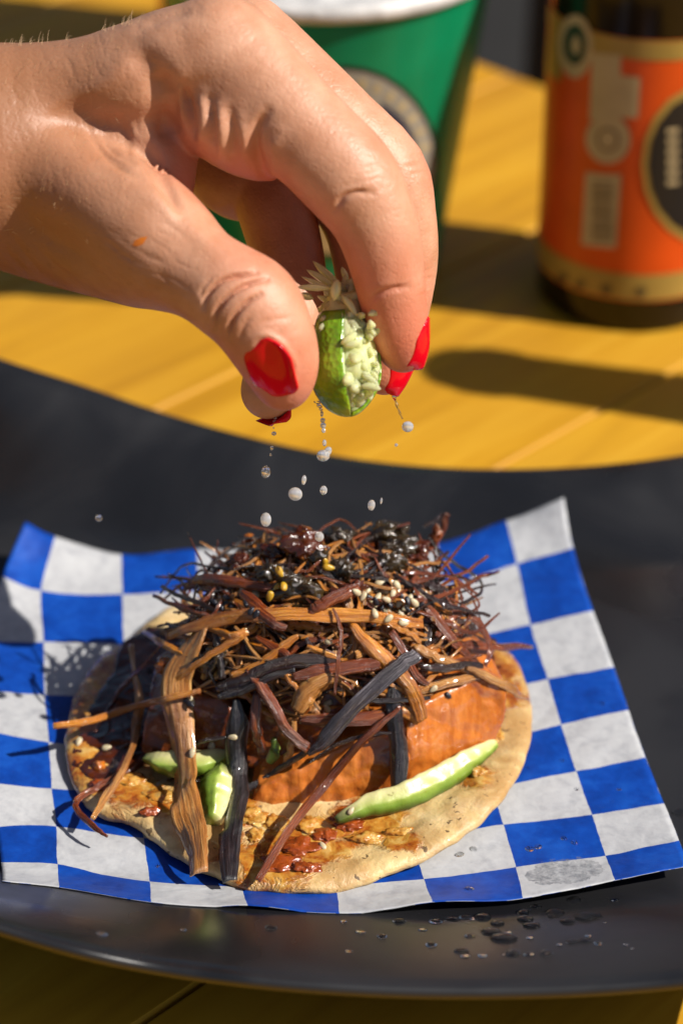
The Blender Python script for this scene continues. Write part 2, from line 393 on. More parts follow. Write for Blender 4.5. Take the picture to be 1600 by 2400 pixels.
blue = t.ramp(t.math('MULTIPLY_ADD', big, .5, t.math('MULTIPLY', fib, .5)), [(.32, (.002, .026, .20)), (.5, (.003, .055, .36)), (.68, (.010, .10, .50))])
par = t.math('ABSOLUTE', par)
col = t.mix(par, blue, white)
wn = t.math('SUBTRACT', 1.0, par)
# grease mark near the lower edge
dd = t.n('ShaderNodeVectorMath', operation='DISTANCE'); t.l(uv, dd.inputs[0]); dd.inputs[1].default_value = (6.5, 7.35, 0)
sp = t.math('MULTIPLY', t.math('LESS_THAN', t.math('ADD', dd.outputs['Value'], t.math('MULTIPLY_ADD', t.noise(c, 180, 5, .7), .5, -.25)), .42), t.math('GREATER_THAN', big, .3))
col = t.mix(t.math('MULTIPLY', sp, t.ramp(t.noise(c, 600, 4, .7), [(.35, .1), (.65, .85)])), col, (.15, .16, .18))
t.set(Base_Color=col, Roughness=.42, Specular_IOR_Level=.35)
b1 = t.bump(t.noise(c, 45, 3, .5, .8), .5, .0018); t.bump(t.noise(c, 190, 5, .65), .4, .0006, b1)
trl = t.n('ShaderNodeBsdfTranslucent'); t.l(col, trl.inputs[0]); mx = t.n('ShaderNodeMixShader'); mx.inputs[0].default_value = .13
t.l(t.p.outputs[0], mx.inputs[1]); t.l(trl.outputs[0], mx.inputs[2]); t.l(mx.outputs[0], t.o.inputs[0])
paper = recalc(mk('paper_sheet', np.vstack([Vt, Vb]), Fall, t.m, uv=uvs + uvs))
info(paper, 'blue and white checkered deli paper sheet lying on the black plate', 'paper')
BV_paper = bvh_of(paper)
# ------------------------------------------------------------------ hand: one continuous skin from a blended distance field
VX = 0.041
def chainpts(L): return [(ud(x, y, d), r) for x, y, d, r in L]
lo = np.array([-17.5, -4.5, 6.0]); hi = np.array([4.2, 10.0, 21.5])
# --- joints: (px, py, depth, radius)
PALM = [
 [(-900,310,50.2,2.75),(-300,350,50.2,2.3),(-60,365,50.1,2.02),(60,362,50.2,1.95)],
 [(-300,270,49.9,1.6),(0,258,49.7,1.18),(130,232,49.5,.98),(270,192,49.1,.88),(400,150,48.8,.92),(520,124,48.6,1.0)],      # index metacarpal
 [(0,275,50.6,1.25),(200,215,50.4,.95),(400,140,50.2,.92),(560,112,50.3,.96)],                            # middle metacarpal
 [(0,340,51.6,1.3),(220,275,52,1.0),(430,222,52.2,.95),(580,205,52.4,.9)],
 [(0,420,51.8,1.3),(220,370,52.6,1.0),(400,335,53.4,.95),(500,310,53.9,.85)],
 [(0,445,50.5,1.35),(110,480,50.3,1.42),(220,530,50.0,1.25),(310,575,49.3,1.05),(400,612,48.7,.92)],                # thenar bulk
 [(60,380,49.5,.95),(160,415,49.1,.95),(250,462,48.7,.92),(330,520,48.5,.92),(405,590,48.4,.98)],                     # thumb bone ridge
 [(150,340,50.0,.95),(240,335,49.9,.92),(330,345,49.7,.80)],
 [(150,400,50.4,1.2),(260,390,50.4,1.0),(330,420,50.0,.8)],
]
WEB = [[(300,250,49.5,.8),(352,330,49.4,.55),(380,410,49.3,.40),(392,470,49.1,.36)],
       [(430,180,49.2,.85),(412,280,49.5,.52),(395,370,49.5,.42),(390,450,49.3,.36)],
       [(340,300,50.0,.9),(350,400,49.9,.6),(365,470,49.6,.45)]]
THUMB = [(315,560,48.8,.98),(402,602,48.4,1.0),(495,656,48.0,.90),(545,688,47.9,.93),(592,722,47.9,.96),(632,790,48.0,.87),(655,845,48.25,.76),(664,885,48.4,.60),(664,905,48.5,.46)]
INDEX = [(520,118,48.6,1.10),(624,214,48.4,.99),(724,322,48.3,.97),(815,415,48.3,.97),(868,495,48.4,.84),(895,570,48.6,.77),(912,655,48.9,.69),(927,745,49.3,.62),(938,795,49.6,.55),(946,822,49.75,.44)]
MIDDLE = [(575,106,50.3,1.04),(690,205,50.2,.95),(790,300,50.1,.92),(898,404,50.2,.88),(930,500,50.4,.78),(941,600,50.7,.74),(935,700,51.0,.66),(918,800,51.3,.60),(903,855,51.4,.54),(900,872,51.4,.46)]
RING = [(590,205,52.4,.95),(690,330,52.4,.9),(795,432,52.4,.84),(840,520,52.4,.76),(858,610,52.2,.7),(860,700,52.0,.62),(845,790,51.9,.55)]
PINK_A = [(500,315,53.9,.9),(520,385,53.2,.85),(560,425,52.8,.82),(600,425,52.6,.80)]
PINK_B = [(625,455,52.4,.72),(650,510,52.3,.78),(672,590,52.1,.76),(685,680,51.8,.72),(678,780,51.4,.68),(645,880,51.0,.62),(628,920,50.9,.56)]
BASE = [[(500,250,48.9,.85),(560,270,48.7,.95),(610,290,48.6,.85)], [(490,290,49.2,.55),(560,320,49.0,.62),(620,350,48.9,.6)]]
def resample(L, n=3):
    P = catmull([(*ud(x, y, d), r) for x, y, d, r in L], (len(L) - 1) * n + 1)
    return P
axs = [np.arange(lo[i], hi[i], VX, dtype=np.float32) for i in range(3)]
shape = tuple(len(a) for a in axs)
BIG = np.float32(3.0)
def smin(a, b, k):
    h = np.clip(.5 + .5 * (b - a) / k, 0, 1)
    return b * (1 - h) + a * h - k * h * (1 - h)
def add_chain(F_, L, k, n=3):
    P = resample(L, n)
    for q in range(len(P) - 1):
        a, b = P[q, :3], P[q + 1, :3]; ra, rb = P[q, 3], P[q + 1, 3]; m = max(ra, rb) + .9
        i0 = np.maximum(((np.minimum(a, b) - m - lo) / VX).astype(int), 0); i1 = np.minimum(((np.maximum(a, b) + m - lo) / VX).astype(int) + 1, shape)
        if (i1 <= i0).any(): continue
        sl_ = tuple(slice(i0[c], i1[c]) for c in range(3))
        X = axs[0][sl_[0]][:, None, None] - a[0]; Y = axs[1][sl_[1]][None, :, None] - a[1]; Z = axs[2][sl_[2]][None, None, :] - a[2]
        d = (b - a).astype(np.float32); L2 = float(d @ d) + 1e-9
        t_ = np.clip((X * d[0] + Y * d[1] + Z * d[2]) / L2, 0, 1)
        D = np.sqrt((X - t_ * d[0]) ** 2 + (Y - t_ * d[1]) ** 2 + (Z - t_ * d[2]) ** 2) - (ra + (rb - ra) * t_)
        F_[sl_] = smin(F_[sl_], D.astype(np.float32), k)
    return F_
full = lambda: np.full(shape, BIG, np.float32)
Pm = full()
for L in PALM: add_chain(Pm, L, .42, 2)
for L in WEB: add_chain(Pm, L, .35, 2)
for L in BASE: add_chain(Pm, L, .25, 2)
H = smin(Pm, add_chain(full(), THUMB, .10), .25)
for L in (INDEX, MIDDLE, RING, PINK_A):
    H = smin(H, smin(Pm, add_chain(full(), L, .10), .32), .05)
H = smin(H, add_chain(full(), PINK_B, .10), .06)
del Pm
def surface_nets(S, lo, vx):
    neg = S < 0
    c = neg[:-1, :-1, :-1].astype(np.int8).copy(); c[:] = 0
    for dx in (0, 1):
        for dy in (0, 1):
            for dz in (0, 1):
                c += neg[dx:S.shape[0] - 1 + dx, dy:S.shape[1] - 1 + dy, dz:S.shape[2] - 1 + dz]
    act = (c > 0) & (c < 8); idx = np.argwhere(act)
    vid = np.full(act.shape, -1, np.int32); vid[act] = np.arange(len(idx))
    acc = np.zeros((len(idx), 3)); cnt = np.zeros(len(idx))
    cr = [(a, b, c_) for a in (0, 1) for b in (0, 1) for c_ in (0, 1)]
    for i, A in enumerate(cr):
        for B in cr[i + 1:]:
            if sum(abs(x - y) for x, y in zip(A, B)) != 1: continue
            sa = S[idx[:, 0] + A[0], idx[:, 1] + A[1], idx[:, 2] + A[2]]; sb = S[idx[:, 0] + B[0], idx[:, 1] + B[1], idx[:, 2] + B[2]]
            m = (sa < 0) != (sb < 0); t_ = np.where(m, sa / np.where(m, sa - sb, 1), 0)
            p = np.array(A)[None] + (np.array(B) - np.array(A))[None] * t_[:, None]
            acc[m] += p[m]; cnt[m] += 1
    Vv = (idx + acc / cnt[:, None]) * vx + lo
    quads = []
    for ax in range(3):
        o = [slice(None)] * 3; o[ax] = slice(0, -1); o2 = [slice(None)] * 3; o2[ax] = slice(1, None)
        ch = neg[tuple(o)] != neg[tuple(o2)]; e = np.argwhere(ch); fl = neg[tuple(o)][ch]
        b, c_ = [(1, 2), (2, 0), (0, 1)][ax]
        ok = (e[:, b] > 0) & (e[:, c_] > 0) & (e[:, b] < act.shape[b]) & (e[:, c_] < act.shape[c_]) & (e[:, ax] < act.shape[ax]); e = e[ok]; fl = fl[ok]
        def g(db, dc):
            q = e.copy(); q[:, b] -= db; q[:, c_] -= dc; return vid[q[:, 0], q[:, 1], q[:, 2]]
        Q = np.stack([g(1, 1), g(0, 1), g(0, 0), g(1, 0)], 1); Q[~fl] = Q[~fl][:, ::-1]; quads.append(Q)
    return Vv, np.vstack(quads)
Vh, Qh = surface_nets(H, lo, VX); del H
def vnormals(Vv, Q):
    n = np.cross(Vv[Q[:, 2]] - Vv[Q[:, 0]], Vv[Q[:, 3]] - Vv[Q[:, 1]]); N = np.zeros_like(Vv)
    for k in range(4): np.add.at(N, Q[:, k], n)
    return N / (np.linalg.norm(N, axis=1)[:, None] + 1e-12)
Nh = vnormals(Vh, Qh)
def project(Vv): q = Vv - CAM; d = q @ FW; return 800 + FPX * q[:, 0] / d, 1200 - FPX * (q @ UP) / d, d
X_, Y_, D_ = project(Vh)
face = -(Nh * nrm(1) if False else np.einsum('ij,ij->i', Nh, (Vh - CAM) / np.linalg.norm(Vh - CAM, axis=1)[:, None])) * 1.0
cell = 12; gx = ((X_ + 1500) / cell).astype(int); gy = ((Y_ + 600) / cell).astype(int); key = gx * 1000 + gy
mn = {}
order = np.argsort(D_)
uk, first = np.unique(key[order], return_index=True); mind = dict(zip(uk.tolist(), D_[order][first].tolist()))
front = (np.array([mind[k] for k in key.tolist()]) + .5 > D_) & (face > -.05)
disp = np.zeros(len(Vh))
def seg_d(P, pts):
    best = np.full(len(P), 1e9)
    for a, b in zip(pts[:-1], pts[1:]):
        d = b - a; t_ = np.clip(((P - a) @ d) / (d @ d + 1e-9), 0, 1)
        best = np.minimum(best, np.linalg.norm(P - a - t_[:, None] * d, axis=1))
    return best
PX = np.stack([X_, Y_], 1)
def crease(poly, w, h, near=99):
    """a fold in the skin: w half-width in photo pixels, h depth in cm (negative = raised)"""
    pts = catmull(poly, len(poly) * 4); lo_ = pts.min(0) - 4 * w; hi_ = pts.max(0) + 4 * w
    m = front & (PX > lo_).all(1) & (PX < hi_).all(1); ii = np.where(m)[0]
    if len(ii) == 0: return
    d = seg_d(PX[ii], pts)
    arc = np.linalg.norm(np.diff(pts, axis=0), axis=1).sum()
    e0 = np.linalg.norm(PX[ii] - pts[0], axis=1); e1 = np.linalg.norm(PX[ii] - pts[-1], axis=1)
    tap = np.clip(np.minimum(e0, e1) / (arc * .22 + 1), .0, 1)
    if arc < 5 * w: tap = 1.0
    disp[ii] -= h * np.exp(-(d / w) ** 2) * (.25 + .75 * tap)
# thumb joint
crease([(478,722),(484,694),(510,664),(545,648),(600,640)], 5.5, .15); crease([(500,770),(508,728),(540,690),(585,664),(625,655)], 5.5, .16)
crease([(532,790),(545,748),(575,712),(610,690)], 5.5, .13); crease([(560,800),(572,765),(590,740)], 6, .03)
crease([(470,700),(476,675),(500,650)], 5, .03)
crease([(585,812),(600,790),(630,785),(668,812),(690,850),(692,890)], 8, -.045)      # skin roll round the nail
crease([(600,760),(640,750),(690,745)], 6, .015)
# index folds
crease([(785,490),(805,462),(838,450),(870,452)], 6.5, .09); crease([(800,440),(840,425)], 8, .02)
crease([(868,705),(885,690),(920,678),(955,672)], 6.5, .07); crease([(880,672),(915,660)], 7, -.02)
crease([(850,395),(890,385),(910,398)], 4, .015); crease([(850,410),(890,400)], 4, .012); crease([(855,425),(895,416)], 4, .01)
crease([(950,370),(985,362),(1000,375)], 4, .02); crease([(950,390),(990,385)], 4, .02); crease([(960,408),(996,404)], 4, .015)
crease([(990,640),(1010,632)], 4, .015); crease([(990,655),(1012,650)], 4, .015); crease([(985,690),(1008,686)], 4, .015)
# base of the index finger, folds bunched by the pinch
crease([(455,335),(447,290),(440,240),(430,200)], 11, .15)
crease([(455,345),(470,320),(478,270),(470,215)], 12, -.07)
crease([(500,350),(497,300),(492,235)], 10, .09)
crease([(520,365),(518,310),(515,250)], 11, -.07)
crease([(545,370),(545,320),(540,260)], 10, .08)
crease([(575,375),(572,330),(565,280)], 11, -.05)
crease([(618,405),(600,350),(602,300),(625,262)], 11, .12)
crease([(650,420),(640,360),(650,310)], 16, -.05)
crease([(405,225),(412,275),(418,320)], 13, .05); crease([(422,190),(425,240),(424,290)], 9, -.05)
# hollow between the thumb and index bones, web folds
crease([(175,270),(205,300),(250,335)], 60, .17); crease([(335,140),(362,175),(380,205)], 36, .15); crease([(370,200),(385,260),(390,300)], 26, .12)
crease([(300,250),(340,300),(380,370)], 24, -.04)
crease([(205,285),(235,330),(275,385),(330,420)], 8, .05); crease([(225,300),(255,345),(295,388)], 7, .045); crease([(240,300),(275,345),(315,378)], 7, .04)
crease([(340,345),(368,400),(395,455),(425,505)], 13, .11); crease([(360,350),(388,410),(420,480)], 9, .07); crease([(318,335),(350,400),(385,450)], 8, .04)
crease([(280,285),(300,330),(312,370)], 9, .035); crease([(300,282),(322,325)], 8, -.03)
crease([(70,280),(160,230),(250,190),(340,110),(430,60)], 24, -.05)                  # tendon
crease([(330,60),(400,38),(455,22)], 14, .05)
crease([(300,430),(370,470),(440,530),(520,600)], 22, -.05)
# wrist lines
for a in ([(180,702),(110,655),(60,600),(20,540)], [(245,705),(180,665),(120,615),(80,570)], [(120,690),(60,640),(10,585)]): crease(a, 9, .035)
# fine wrinkles over the thumb metacarpal
for i in range(26):
    x = 210 + rng.random() * 200; y = 520 + rng.random() * 130; L = 25 + rng.random() * 45; a = rng.uniform(.1, .9)
    crease([(x, y), (x + L * .5, y + L * .5 * a + rng.uniform(-5, 5)), (x + L, y + L * a)], 4, .010)
for i in range(40):
    x = 20 + rng.random() * 230; y = 60 + rng.random() * 420; L = 20 + rng.random() * 40
    crease([(x, y), (x + L * .35, y + L)], 3.5, .006)
for i in range(26):                          # cross-hatching on the back of the hand
    x = 280 + rng.random() * 110; y = 110 + rng.random() * 200; L = 20 + rng.random() * 30
    crease([(x, y), (x + L, y + rng.uniform(-5, 5))] if i % 2 else [(x, y), (x + rng.uniform(-4, 4), y + L)], 3.5, .006)
Vh = Vh + Nh * disp[:, None]
# vertex tints: redder finger pads and joints, and a tan wrist partly darkened for shade
red = np.zeros(len(Vh))
for (x, y, d, r, s) in [(930,780,49.5,1.3,.9),(900,640,48.6,.9,.5),(650,860,48.4,1.1,.75),(640,760,48,.9,.35),(640,420,48.9,1.0,.7),(790,480,48.6,.8,.4),(480,330,49,.8,.5),(905,870,51.4,.9,.7),(430,480,49,.8,.7),(600,650,47.9,.9,.4),(985,390,50.4,.7,.4)]:
    q = np.linalg.norm(Vh - ud(x, y, d), axis=1); red = np.maximum(red, s * np.clip(1 - q / (r * 1.5), 0, 1) ** .8)
tan_shade = np.clip((480 - X_) / 430, 0, 1)
bm = bmesh.new(); bm.free()
t = NT('skin'); c = t.coord(); A = t.attr('red'); B = t.attr('tan')
f = t.noise(c, 130, 5, .6); f2 = t.noise(c, 28, 3)
base = t.ramp(f, [(.3, (.48, .225, .125)), (.7, (.61, .325, .205))])
base = t.mix(A, base, (.66, .13, .075)); base = t.mix(t.math('MULTIPLY', B, .88), base, (.27, .115, .048))  # wrist darkening holds both real tan and painted shade
base = t.mix(t.ramp(f2, [(.4, 0.), (.7, .25)]), base, (.50, .21, .12))
vor = t.voro(c, 750); pores = t.ramp(vor, [(0., 0.), (.35, 1.)])
frk = t.math('GREATER_THAN', t.noise(c, 330, 2), .70); base = t.mix(t.math('MULTIPLY', t.math('MULTIPLY', frk, .35), B), base, (.22, .09, .04))
st = t.blob(c, (ud(330, 565, 47.3) * CM - np.array([0, 0, 0])), .0017, .3)
STN = st
t.set(Base_Color=base, Roughness=t.ramp(f, [(.3, .38), (.7, .54)]), Subsurface_Weight=.10, Subsurface_Radius=(1.0, .30, .13), Subsurface_Scale=.0035, Specular_IOR_Level=.45)
wv_ = t.n('ShaderNodeVectorMath', operation='MULTIPLY_ADD'); nz_ = t.n('ShaderNodeTexNoise'); nz_.inputs['Scale'].default_value = 300; t.l(c, nz_.inputs['Vector']); t.l(nz_.outputs['Color'], wv_.inputs[0]); wv_.inputs[1].default_value = (.0012, .0012, .0012); t.l(c, wv_.inputs[2])
lines = t.ramp(t.voro(wv_.outputs[0], 620, 'DISTANCE_TO_EDGE'), [(0., 0.), (.22, 1.)])
h = t.math('ADD', t.math('ADD', t.math('MULTIPLY', pores, .35), t.math('MULTIPLY', lines, .17)), t.noise(c, 420, 6, .7)); t.bump(h, .5, .0003)
SKIN = t.m
hand_loc = ud(-60, 362, 49.8)
hand = empty('person', hand_loc, 'left hand with red nails reaching in from the left, squeezing a lime wedge', 'person')
mk('hand_skin', Vh, Qh, SKIN, hand, attrs={'red': red, "tan": tan_shade})
BV_hand = BVHTree.FromPolygons(Vh.tolist(), Qh.tolist())

t = NT('red_nail_varnish'); t.set(Base_Color=(.70, .002, .012), Roughness=.16, Coat_Weight=.22, Coat_Roughness=.03, Specular_IOR_Level=.2)
t.bump(t.noise(t.coord(), 260, 2), .12, .0004); NAIL = t.m
t = NT('dark_plum_nail'); t.set(Base_Color=(.16, .01, .02), Roughness=.15, Coat_Weight=1.0); 
def nail(c, axis, normal, L, Wd, R, base_round=.55, tip='square', label=None):
    axis = nrm(axis); side = nrm(np.cross(axis, normal)); nn_ = nrm(np.cross(side, axis)); nu, nv = 17, 22; top_ = []
    for i in range(nv):
        t_ = i / (nv - 1)
        w = Wd / 2 * min(1, (max(0, t_ / .30)) ** .5 if t_ < .3 else 1)
        if t_ > .72: w *= 1 - .30 * ((t_ - .72) / .28) ** (1.6)
        for j in range(nu):
            u = j / (nu - 1) * 2 - 1; a = u * w / R
            tt = t_ + (-.10 * u * u if t_ > .8 else 0) * (t_ - .8) * 5
            top_.append(c + axis * (tt - .5) * L + side * math.sin(a) * R + nn_ * (math.cos(a) * R - R) - nn_ * .10 * ((t_ - .45) * 2) ** 2 * L * .45 + nn_ * .03)
    for q_ in range(len(top_)):
        h_ = BV_hand.ray_cast(Vector(top_[q_] + nn_ * .8), Vector(-nn_))
        if h_[0] is not None and q_ < nu * (nv - 5):
            hit = np.array(h_[0]); e_ = (q_ % nu) / (nu - 1) * 2 - 1
            if abs((hit - top_[q_]) @ nn_) < .38: top_[q_] = top_[q_] + nn_ * ((hit - top_[q_]) @ nn_) + nn_ * (.055 - .035 * e_ * e_)
    T2 = np.array(top_).reshape(nv, nu, 3)
    hgt = T2 @ nn_
    base_ = hgt[nv - 7].copy(); sl_n = (hgt[nv - 7] - hgt[nv - 12]) / 5
    for i in range(nv - 6, nv): hgt[i] = base_ + sl_n * (i - nv + 7) - .0015 * (i - nv + 7) ** 2
    for _ in range(10):
        g2 = hgt.copy(); g2[1:-1] = (hgt[:-2] + 2 * hgt[1:-1] + hgt[2:]) / 4; g2[:, 1:-1] = (g2[:, :-2] + 2 * g2[:, 1:-1] + g2[:, 2:]) / 4; hgt = g2
    T2 = T2 + nn_ * (hgt - T2 @ nn_)[..., None]; top_ = list(T2.reshape(-1, 3))
    top_ = np.array(top_); bot = top_ - nn_ * .05; g_ = grid_faces(nv, nu); n0 = len(top_)
    F_ = g_ + [tuple(x + n0 for x in reversed(q)) for q in g_]
    b_ = [i * nu for i in range(nv)] + [(nv - 1) * nu + j for j in range(1, nu)] + [i * nu + nu - 1 for i in range(nv - 2, -1, -1)] + [j for j in range(nu - 2, 0, -1)]
    for p, q in zip(b_, b_[1:] + b_[:1]): F_.append((p, q, q + n0, p + n0))
    return recalc(mk('fingernail', np.vstack([top_, bot]), F_, NAIL, hand))
def surf(px, py): 
    r = nrm(ray(px, py)); h = BV_hand.ray_cast(Vector(CAM), Vector(r)); return np.array(h[0]), np.array(h[1])
# thumb
ax = nrm(ud(652, 945, 48.9) - ud(622, 800, 48.1)); n_t = nrm(-FW * .80 - RT * .58 - UP * .05)
nail(surf(634, 868)[0] + n_t * .02, ax, n_t, 1.42, 1.02, .68)
ax = nrm(ud(972, 868, 49.9) - ud(958, 735, 49.3)); nail(ud(936, 806, 49.65) + nrm(RT * .9 - FW * .35) * .56, ax, nrm(RT * .9 - FW * .42 + UP * .06), 1.15, .95, .52)
ax = nrm(ud(915, 925, 51.7) - ud(935, 830, 51.3)); nail(ud(901, 872, 51.4) + nrm(RT * .88 - FW * .5 - UP * .1) * .52, ax, nrm(RT * .88 - FW * .5 - UP * .15), 1.1, .9, .52)
ax = nrm(ud(660, 985, 51) - ud(665, 900, 51)); nail(ud(630, 927, 50.95) + nrm(RT * .75 + FW * .3 - UP * .3) * .50, ax, nrm(RT * .75 + FW * .5 - UP * .2), 1.0, .8, .5)
# sauce spot and fine hairs
def hair(px, py, dx, dy, L=.35):
    p, n = surf(px, py); 
    if p is None or p[0] is None: return
    d = nrm(RT * dx - UP * dy + n * .5); pts = [p, p + d * L * .5 + n * .02, p + d * L + n * .0 - UP * .03]; Q = catmull(pts, 6); V_ = []
    for i, q in enumerate(Q):
        r = .0045 * (1 - i / 6.5)
        for k in range(3): a = k * 2.094; V_.append(q + RT * math.cos(a) * r + UP * math.sin(a) * r)
    return V_
HV, HF = [], []
for i in range(170):
    if i < 110: px, py = rng.uniform(5, 300), rng.uniform(95, 560)
    else: px, py = rng.uniform(5, 330), 0; py = np.interp(px, [0, 130, 250, 330], [97, 88, 60, 40]) + rng.uniform(1, 14)
    try: hv = hair(px, py, rng.uniform(.2, 1), rng.uniform(-.9, .1), rng.uniform(.10, .30))
    except Exception: hv = None
    if hv is None: continue
    b0 = len(HV); HV += hv
    for k in range(5):
        for m_ in range(3): HF.append((b0 + k * 3 + m_, b0 + k * 3 + (m_ + 1) % 3, b0 + k * 3 + 3 + (m_ + 1) % 3, b0 + k * 3 + 3 + m_))
hm = simple('fine_arm_hair', (.75, .52, .30), .4)
info(mk('arm_hair', HV, HF, hm, hand), kind='stuff')
# orange sauce spot on the thumb base
t = NT('orange_sauce_smear'); t.set(Base_Color=(.62, .17, .015), Roughness=.25); SM = t.m
sv = []; 
for px, py in [(310,575),(318,562),(332,556),(346,554),(342,562),(336,572),(322,578)]:
    p, n = surf(px, py); sv.append(p + n * .006)
p, n = surf(328, 566); sv.append(p + n * .02)
mk('sauce_smear', sv, [(i, (i + 1) % 7, 7) for i in range(7)], SM, hand)
# ------------------------------------------------------------------ food materials
def food_mat(name, stops, rough=(.25, .5), scale=160, sss=0.0, bump=.4, bd=.0006, coat=0.0, sc2=None):
    t = NT(name); c = t.coord(); f = t.noise(c, scale, 6, .6, .3)
    t.set(Base_Color=t.ramp(f, stops), Roughness=t.ramp(t.noise(c, scale * .6, 3), [(.3, rough[0]), (.7, rough[1])]), Coat_Weight=coat, Coat_Roughness=.08)
    if sss: t.set(Subsurface_Weight=sss, Subsurface_Radius=(1.0, .4, .15), Subsurface_Scale=.003)
    t.bump(t.noise(c, sc2 or scale * 3, 5, .65), bump, bd)
    return t.m
def strip_mat(name, a, b, c3, rough=.35):
    t = NT(name); uv = t.coord('UV'); c = t.coord(); oi = t.n('ShaderNodeObjectInfo').outputs['Random']
    m = t.n('ShaderNodeMapping'); m.inputs['Scale'].default_value = (.9, 8, 1); t.l(uv, m.inputs[0])
    cb = t.n('ShaderNodeCombineXYZ'); t.l(oi, cb.inputs[2]); av = t.n('ShaderNodeVectorMath', operation='MULTIPLY_ADD'); t.l(cb.outputs[0], av.inputs[0]); av.inputs[1].default_value = (0, 0, 30); t.l(m.outputs[0], av.inputs[2])
    f = t.noise(av.outputs[0], 1.0, 6, .65, .25); g = t.noise(c, 110, 3)
    col = t.ramp(f, [(.30, a), (.52, b), (.74, c3)]); col = t.mix(t.ramp(g, [(.42, 0.), (.70, .65)]), col, a)
    t.set(Base_Color=col, Roughness=t.ramp(g, [(.3, rough * .5), (.7, rough * 1.3)]), Specular_IOR_Level=.6, Subsurface_Weight=.0, Coat_Weight=.75, Coat_Roughness=.07)
    b1 = t.bump(f, .8, .0009); t.bump(t.noise(c, 600, 3, .6), .4, .0005, b1); return t.m
SM_ = {'a': strip_mat('amber_fried_strand', (.22, .048, .004), (.60, .20, .014), (.80, .40, .06)),
       't': strip_mat('tan_fried_strand', (.20, .060, .009), (.52, .215, .045), (.82, .50, .18)),
       'b': strip_mat('brown_fried_strand', (.050, .008, .002), (.20, .036, .005), (.42, .12, .02), .28),
       'd': strip_mat('dark_fried_strand', (.006, .003, .003), (.024, .008, .005), (.075, .025, .014), .3),
       'g': strip_mat('grey_charred_strand', (.010, .008, .010), (.06, .048, .055), (.30, .27, .29), .35),
      'k': strip_mat('charred_strand', (.004, .003, .004), (.014, .009, .011), (.06, .042, .045), .38)}
MEAT = food_mat('glazed_orange_meat', [(.3, (.20, .035, .004)), (.46, (.46, .115, .010)), (.6, (.58, .175, .020)), (.76, (.66, .27, .06))], (.12, .40), 75, .18, .6, .0008, .6)
def meat_mat():
    t = NT('glazed_sliced_meat'); c = t.coord(); mp = t.n('ShaderNodeMapping'); mp.inputs['Scale'].default_value = (1.3, .5, .28); mp.inputs['Rotation'].default_value = (.2, .35, .3); t.l(c, mp.inputs[0])
    fibre = t.noise(mp.outputs[0], 420, 5, .65, .6); big = t.noise(c, 60, 4, .6, .4); g = t.n('ShaderNodeNewGeometry'); pt = g.outputs['Pointiness']
    col = t.ramp(fibre, [(.30, (.44, .11, .013)), (.52, (.56, .165, .022)), (.74, (.64, .22, .04))])
    glz = t.ramp(big, [(.46, 0.), (.62, .8)]); col = t.mix(glz, col, (.24, .045, .006))
    edge = t.ramp(pt, [(.52, 0.), (.60, .8)]); col = t.mix(edge, col, (.20, .04, .006))
    t.set(Base_Color=col, Roughness=t.ramp(big, [(.35, .40), (.65, .14)]), Coat_Weight=t.ramp(big, [(.35, .25), (.6, .9)]), Coat_Roughness=.07, Subsurface_Weight=.12, Subsurface_Radius=(1, .4, .15), Subsurface_Scale=.002)
    b = t.bump(fibre, .25, .0005); t.bump(t.noise(c, 170, 5, .65), .5, .0009, b); return t.m
MEAT = meat_mat()
MEATD = food_mat('shaded_glazed_meat', [(.3, (.075, .014, .003)), (.55, (.20, .045, .007)), (.75, (.36, .10, .015))], (.14, .35), 140, .12, .5, .0008, .5)  # darker meat colour carrying the shade on the left and middle slices
SAUCE = food_mat('dark_brown_glaze', [(.3, (.020, .005, .002)), (.55, (.075, .014, .003)), (.75, (.16, .04, .006))], (.08, .28), 120, 0, .4, .0008, .7)
CORE = food_mat('caramel_filling', [(.3, (.010, .004, .002)), (.6, (.045, .012, .004)), (.8, (.12, .035, .008))], (.2, .45), 200, 0, .9, .0015, .3)
PEPPER = food_mat('dark_soaked_pepper', [(.3, (.008, .006, .003)), (.55, (.035, .020, .006)), (.78, (.10, .055, .012))], (.07, .22), 150, 0, .6, .001, .7)
SEEDW = food_mat('white_sesame', [(.3, (.40, .30, .16)), (.7, (.62, .53, .37))], (.3, .4), 300, .3, .1)
SEEDK = food_mat('black_sesame', [(.3, (.010, .010, .014)), (.7, (.03, .03, .04))], (.2, .3), 300, 0, .2)
SEEDY = food_mat('yellow_pepper_seed', [(.3, (.40, .20, .01)), (.7, (.62, .38, .03))], (.1, .2), 200, .3, .2, .0005, .5)

# ------------------------------------------------------------------ tortilla
outl = [(470,1395),(400,1418),(345,1455),(300,1495),(245,1532),(203,1580),(178,1635),(163,1690),(158,1750),(168,1800),(190,1850),(235,1895),(300,1912),(345,1940),(395,1975),(440,2005),(500,2035),(570,2062),(650,2075),(740,2076),(820,2062),(900,2038),(980,2002),(1060,1958),(1130,1900),(1190,1835),(1225,1770),(1240,1700),(1238,1640),(1222,1575),(1200,1535),(1150,1500),(1080,1455),(950,1400),(800,1375),(620,1370)]
zz = np.interp(range(len(outl)), [0, 3, 6, 9, 12, 15, 18, 21, 24, 27, 30, 35], [1.0, .95, 1.1, .95, .95, .98, .95, .95, 1.22, 1.05, 1.0, 1.0])
oc = np.array([uz(p[0], p[1], z) for p, z in zip(outl, zz)]); oc2 = catmull(np.vstack([oc, oc[:1]]), 241)[:-1]
cen = np.array([uz(690, 1740, .85)])[0]; NR = 46; Tt = []; NA = 240
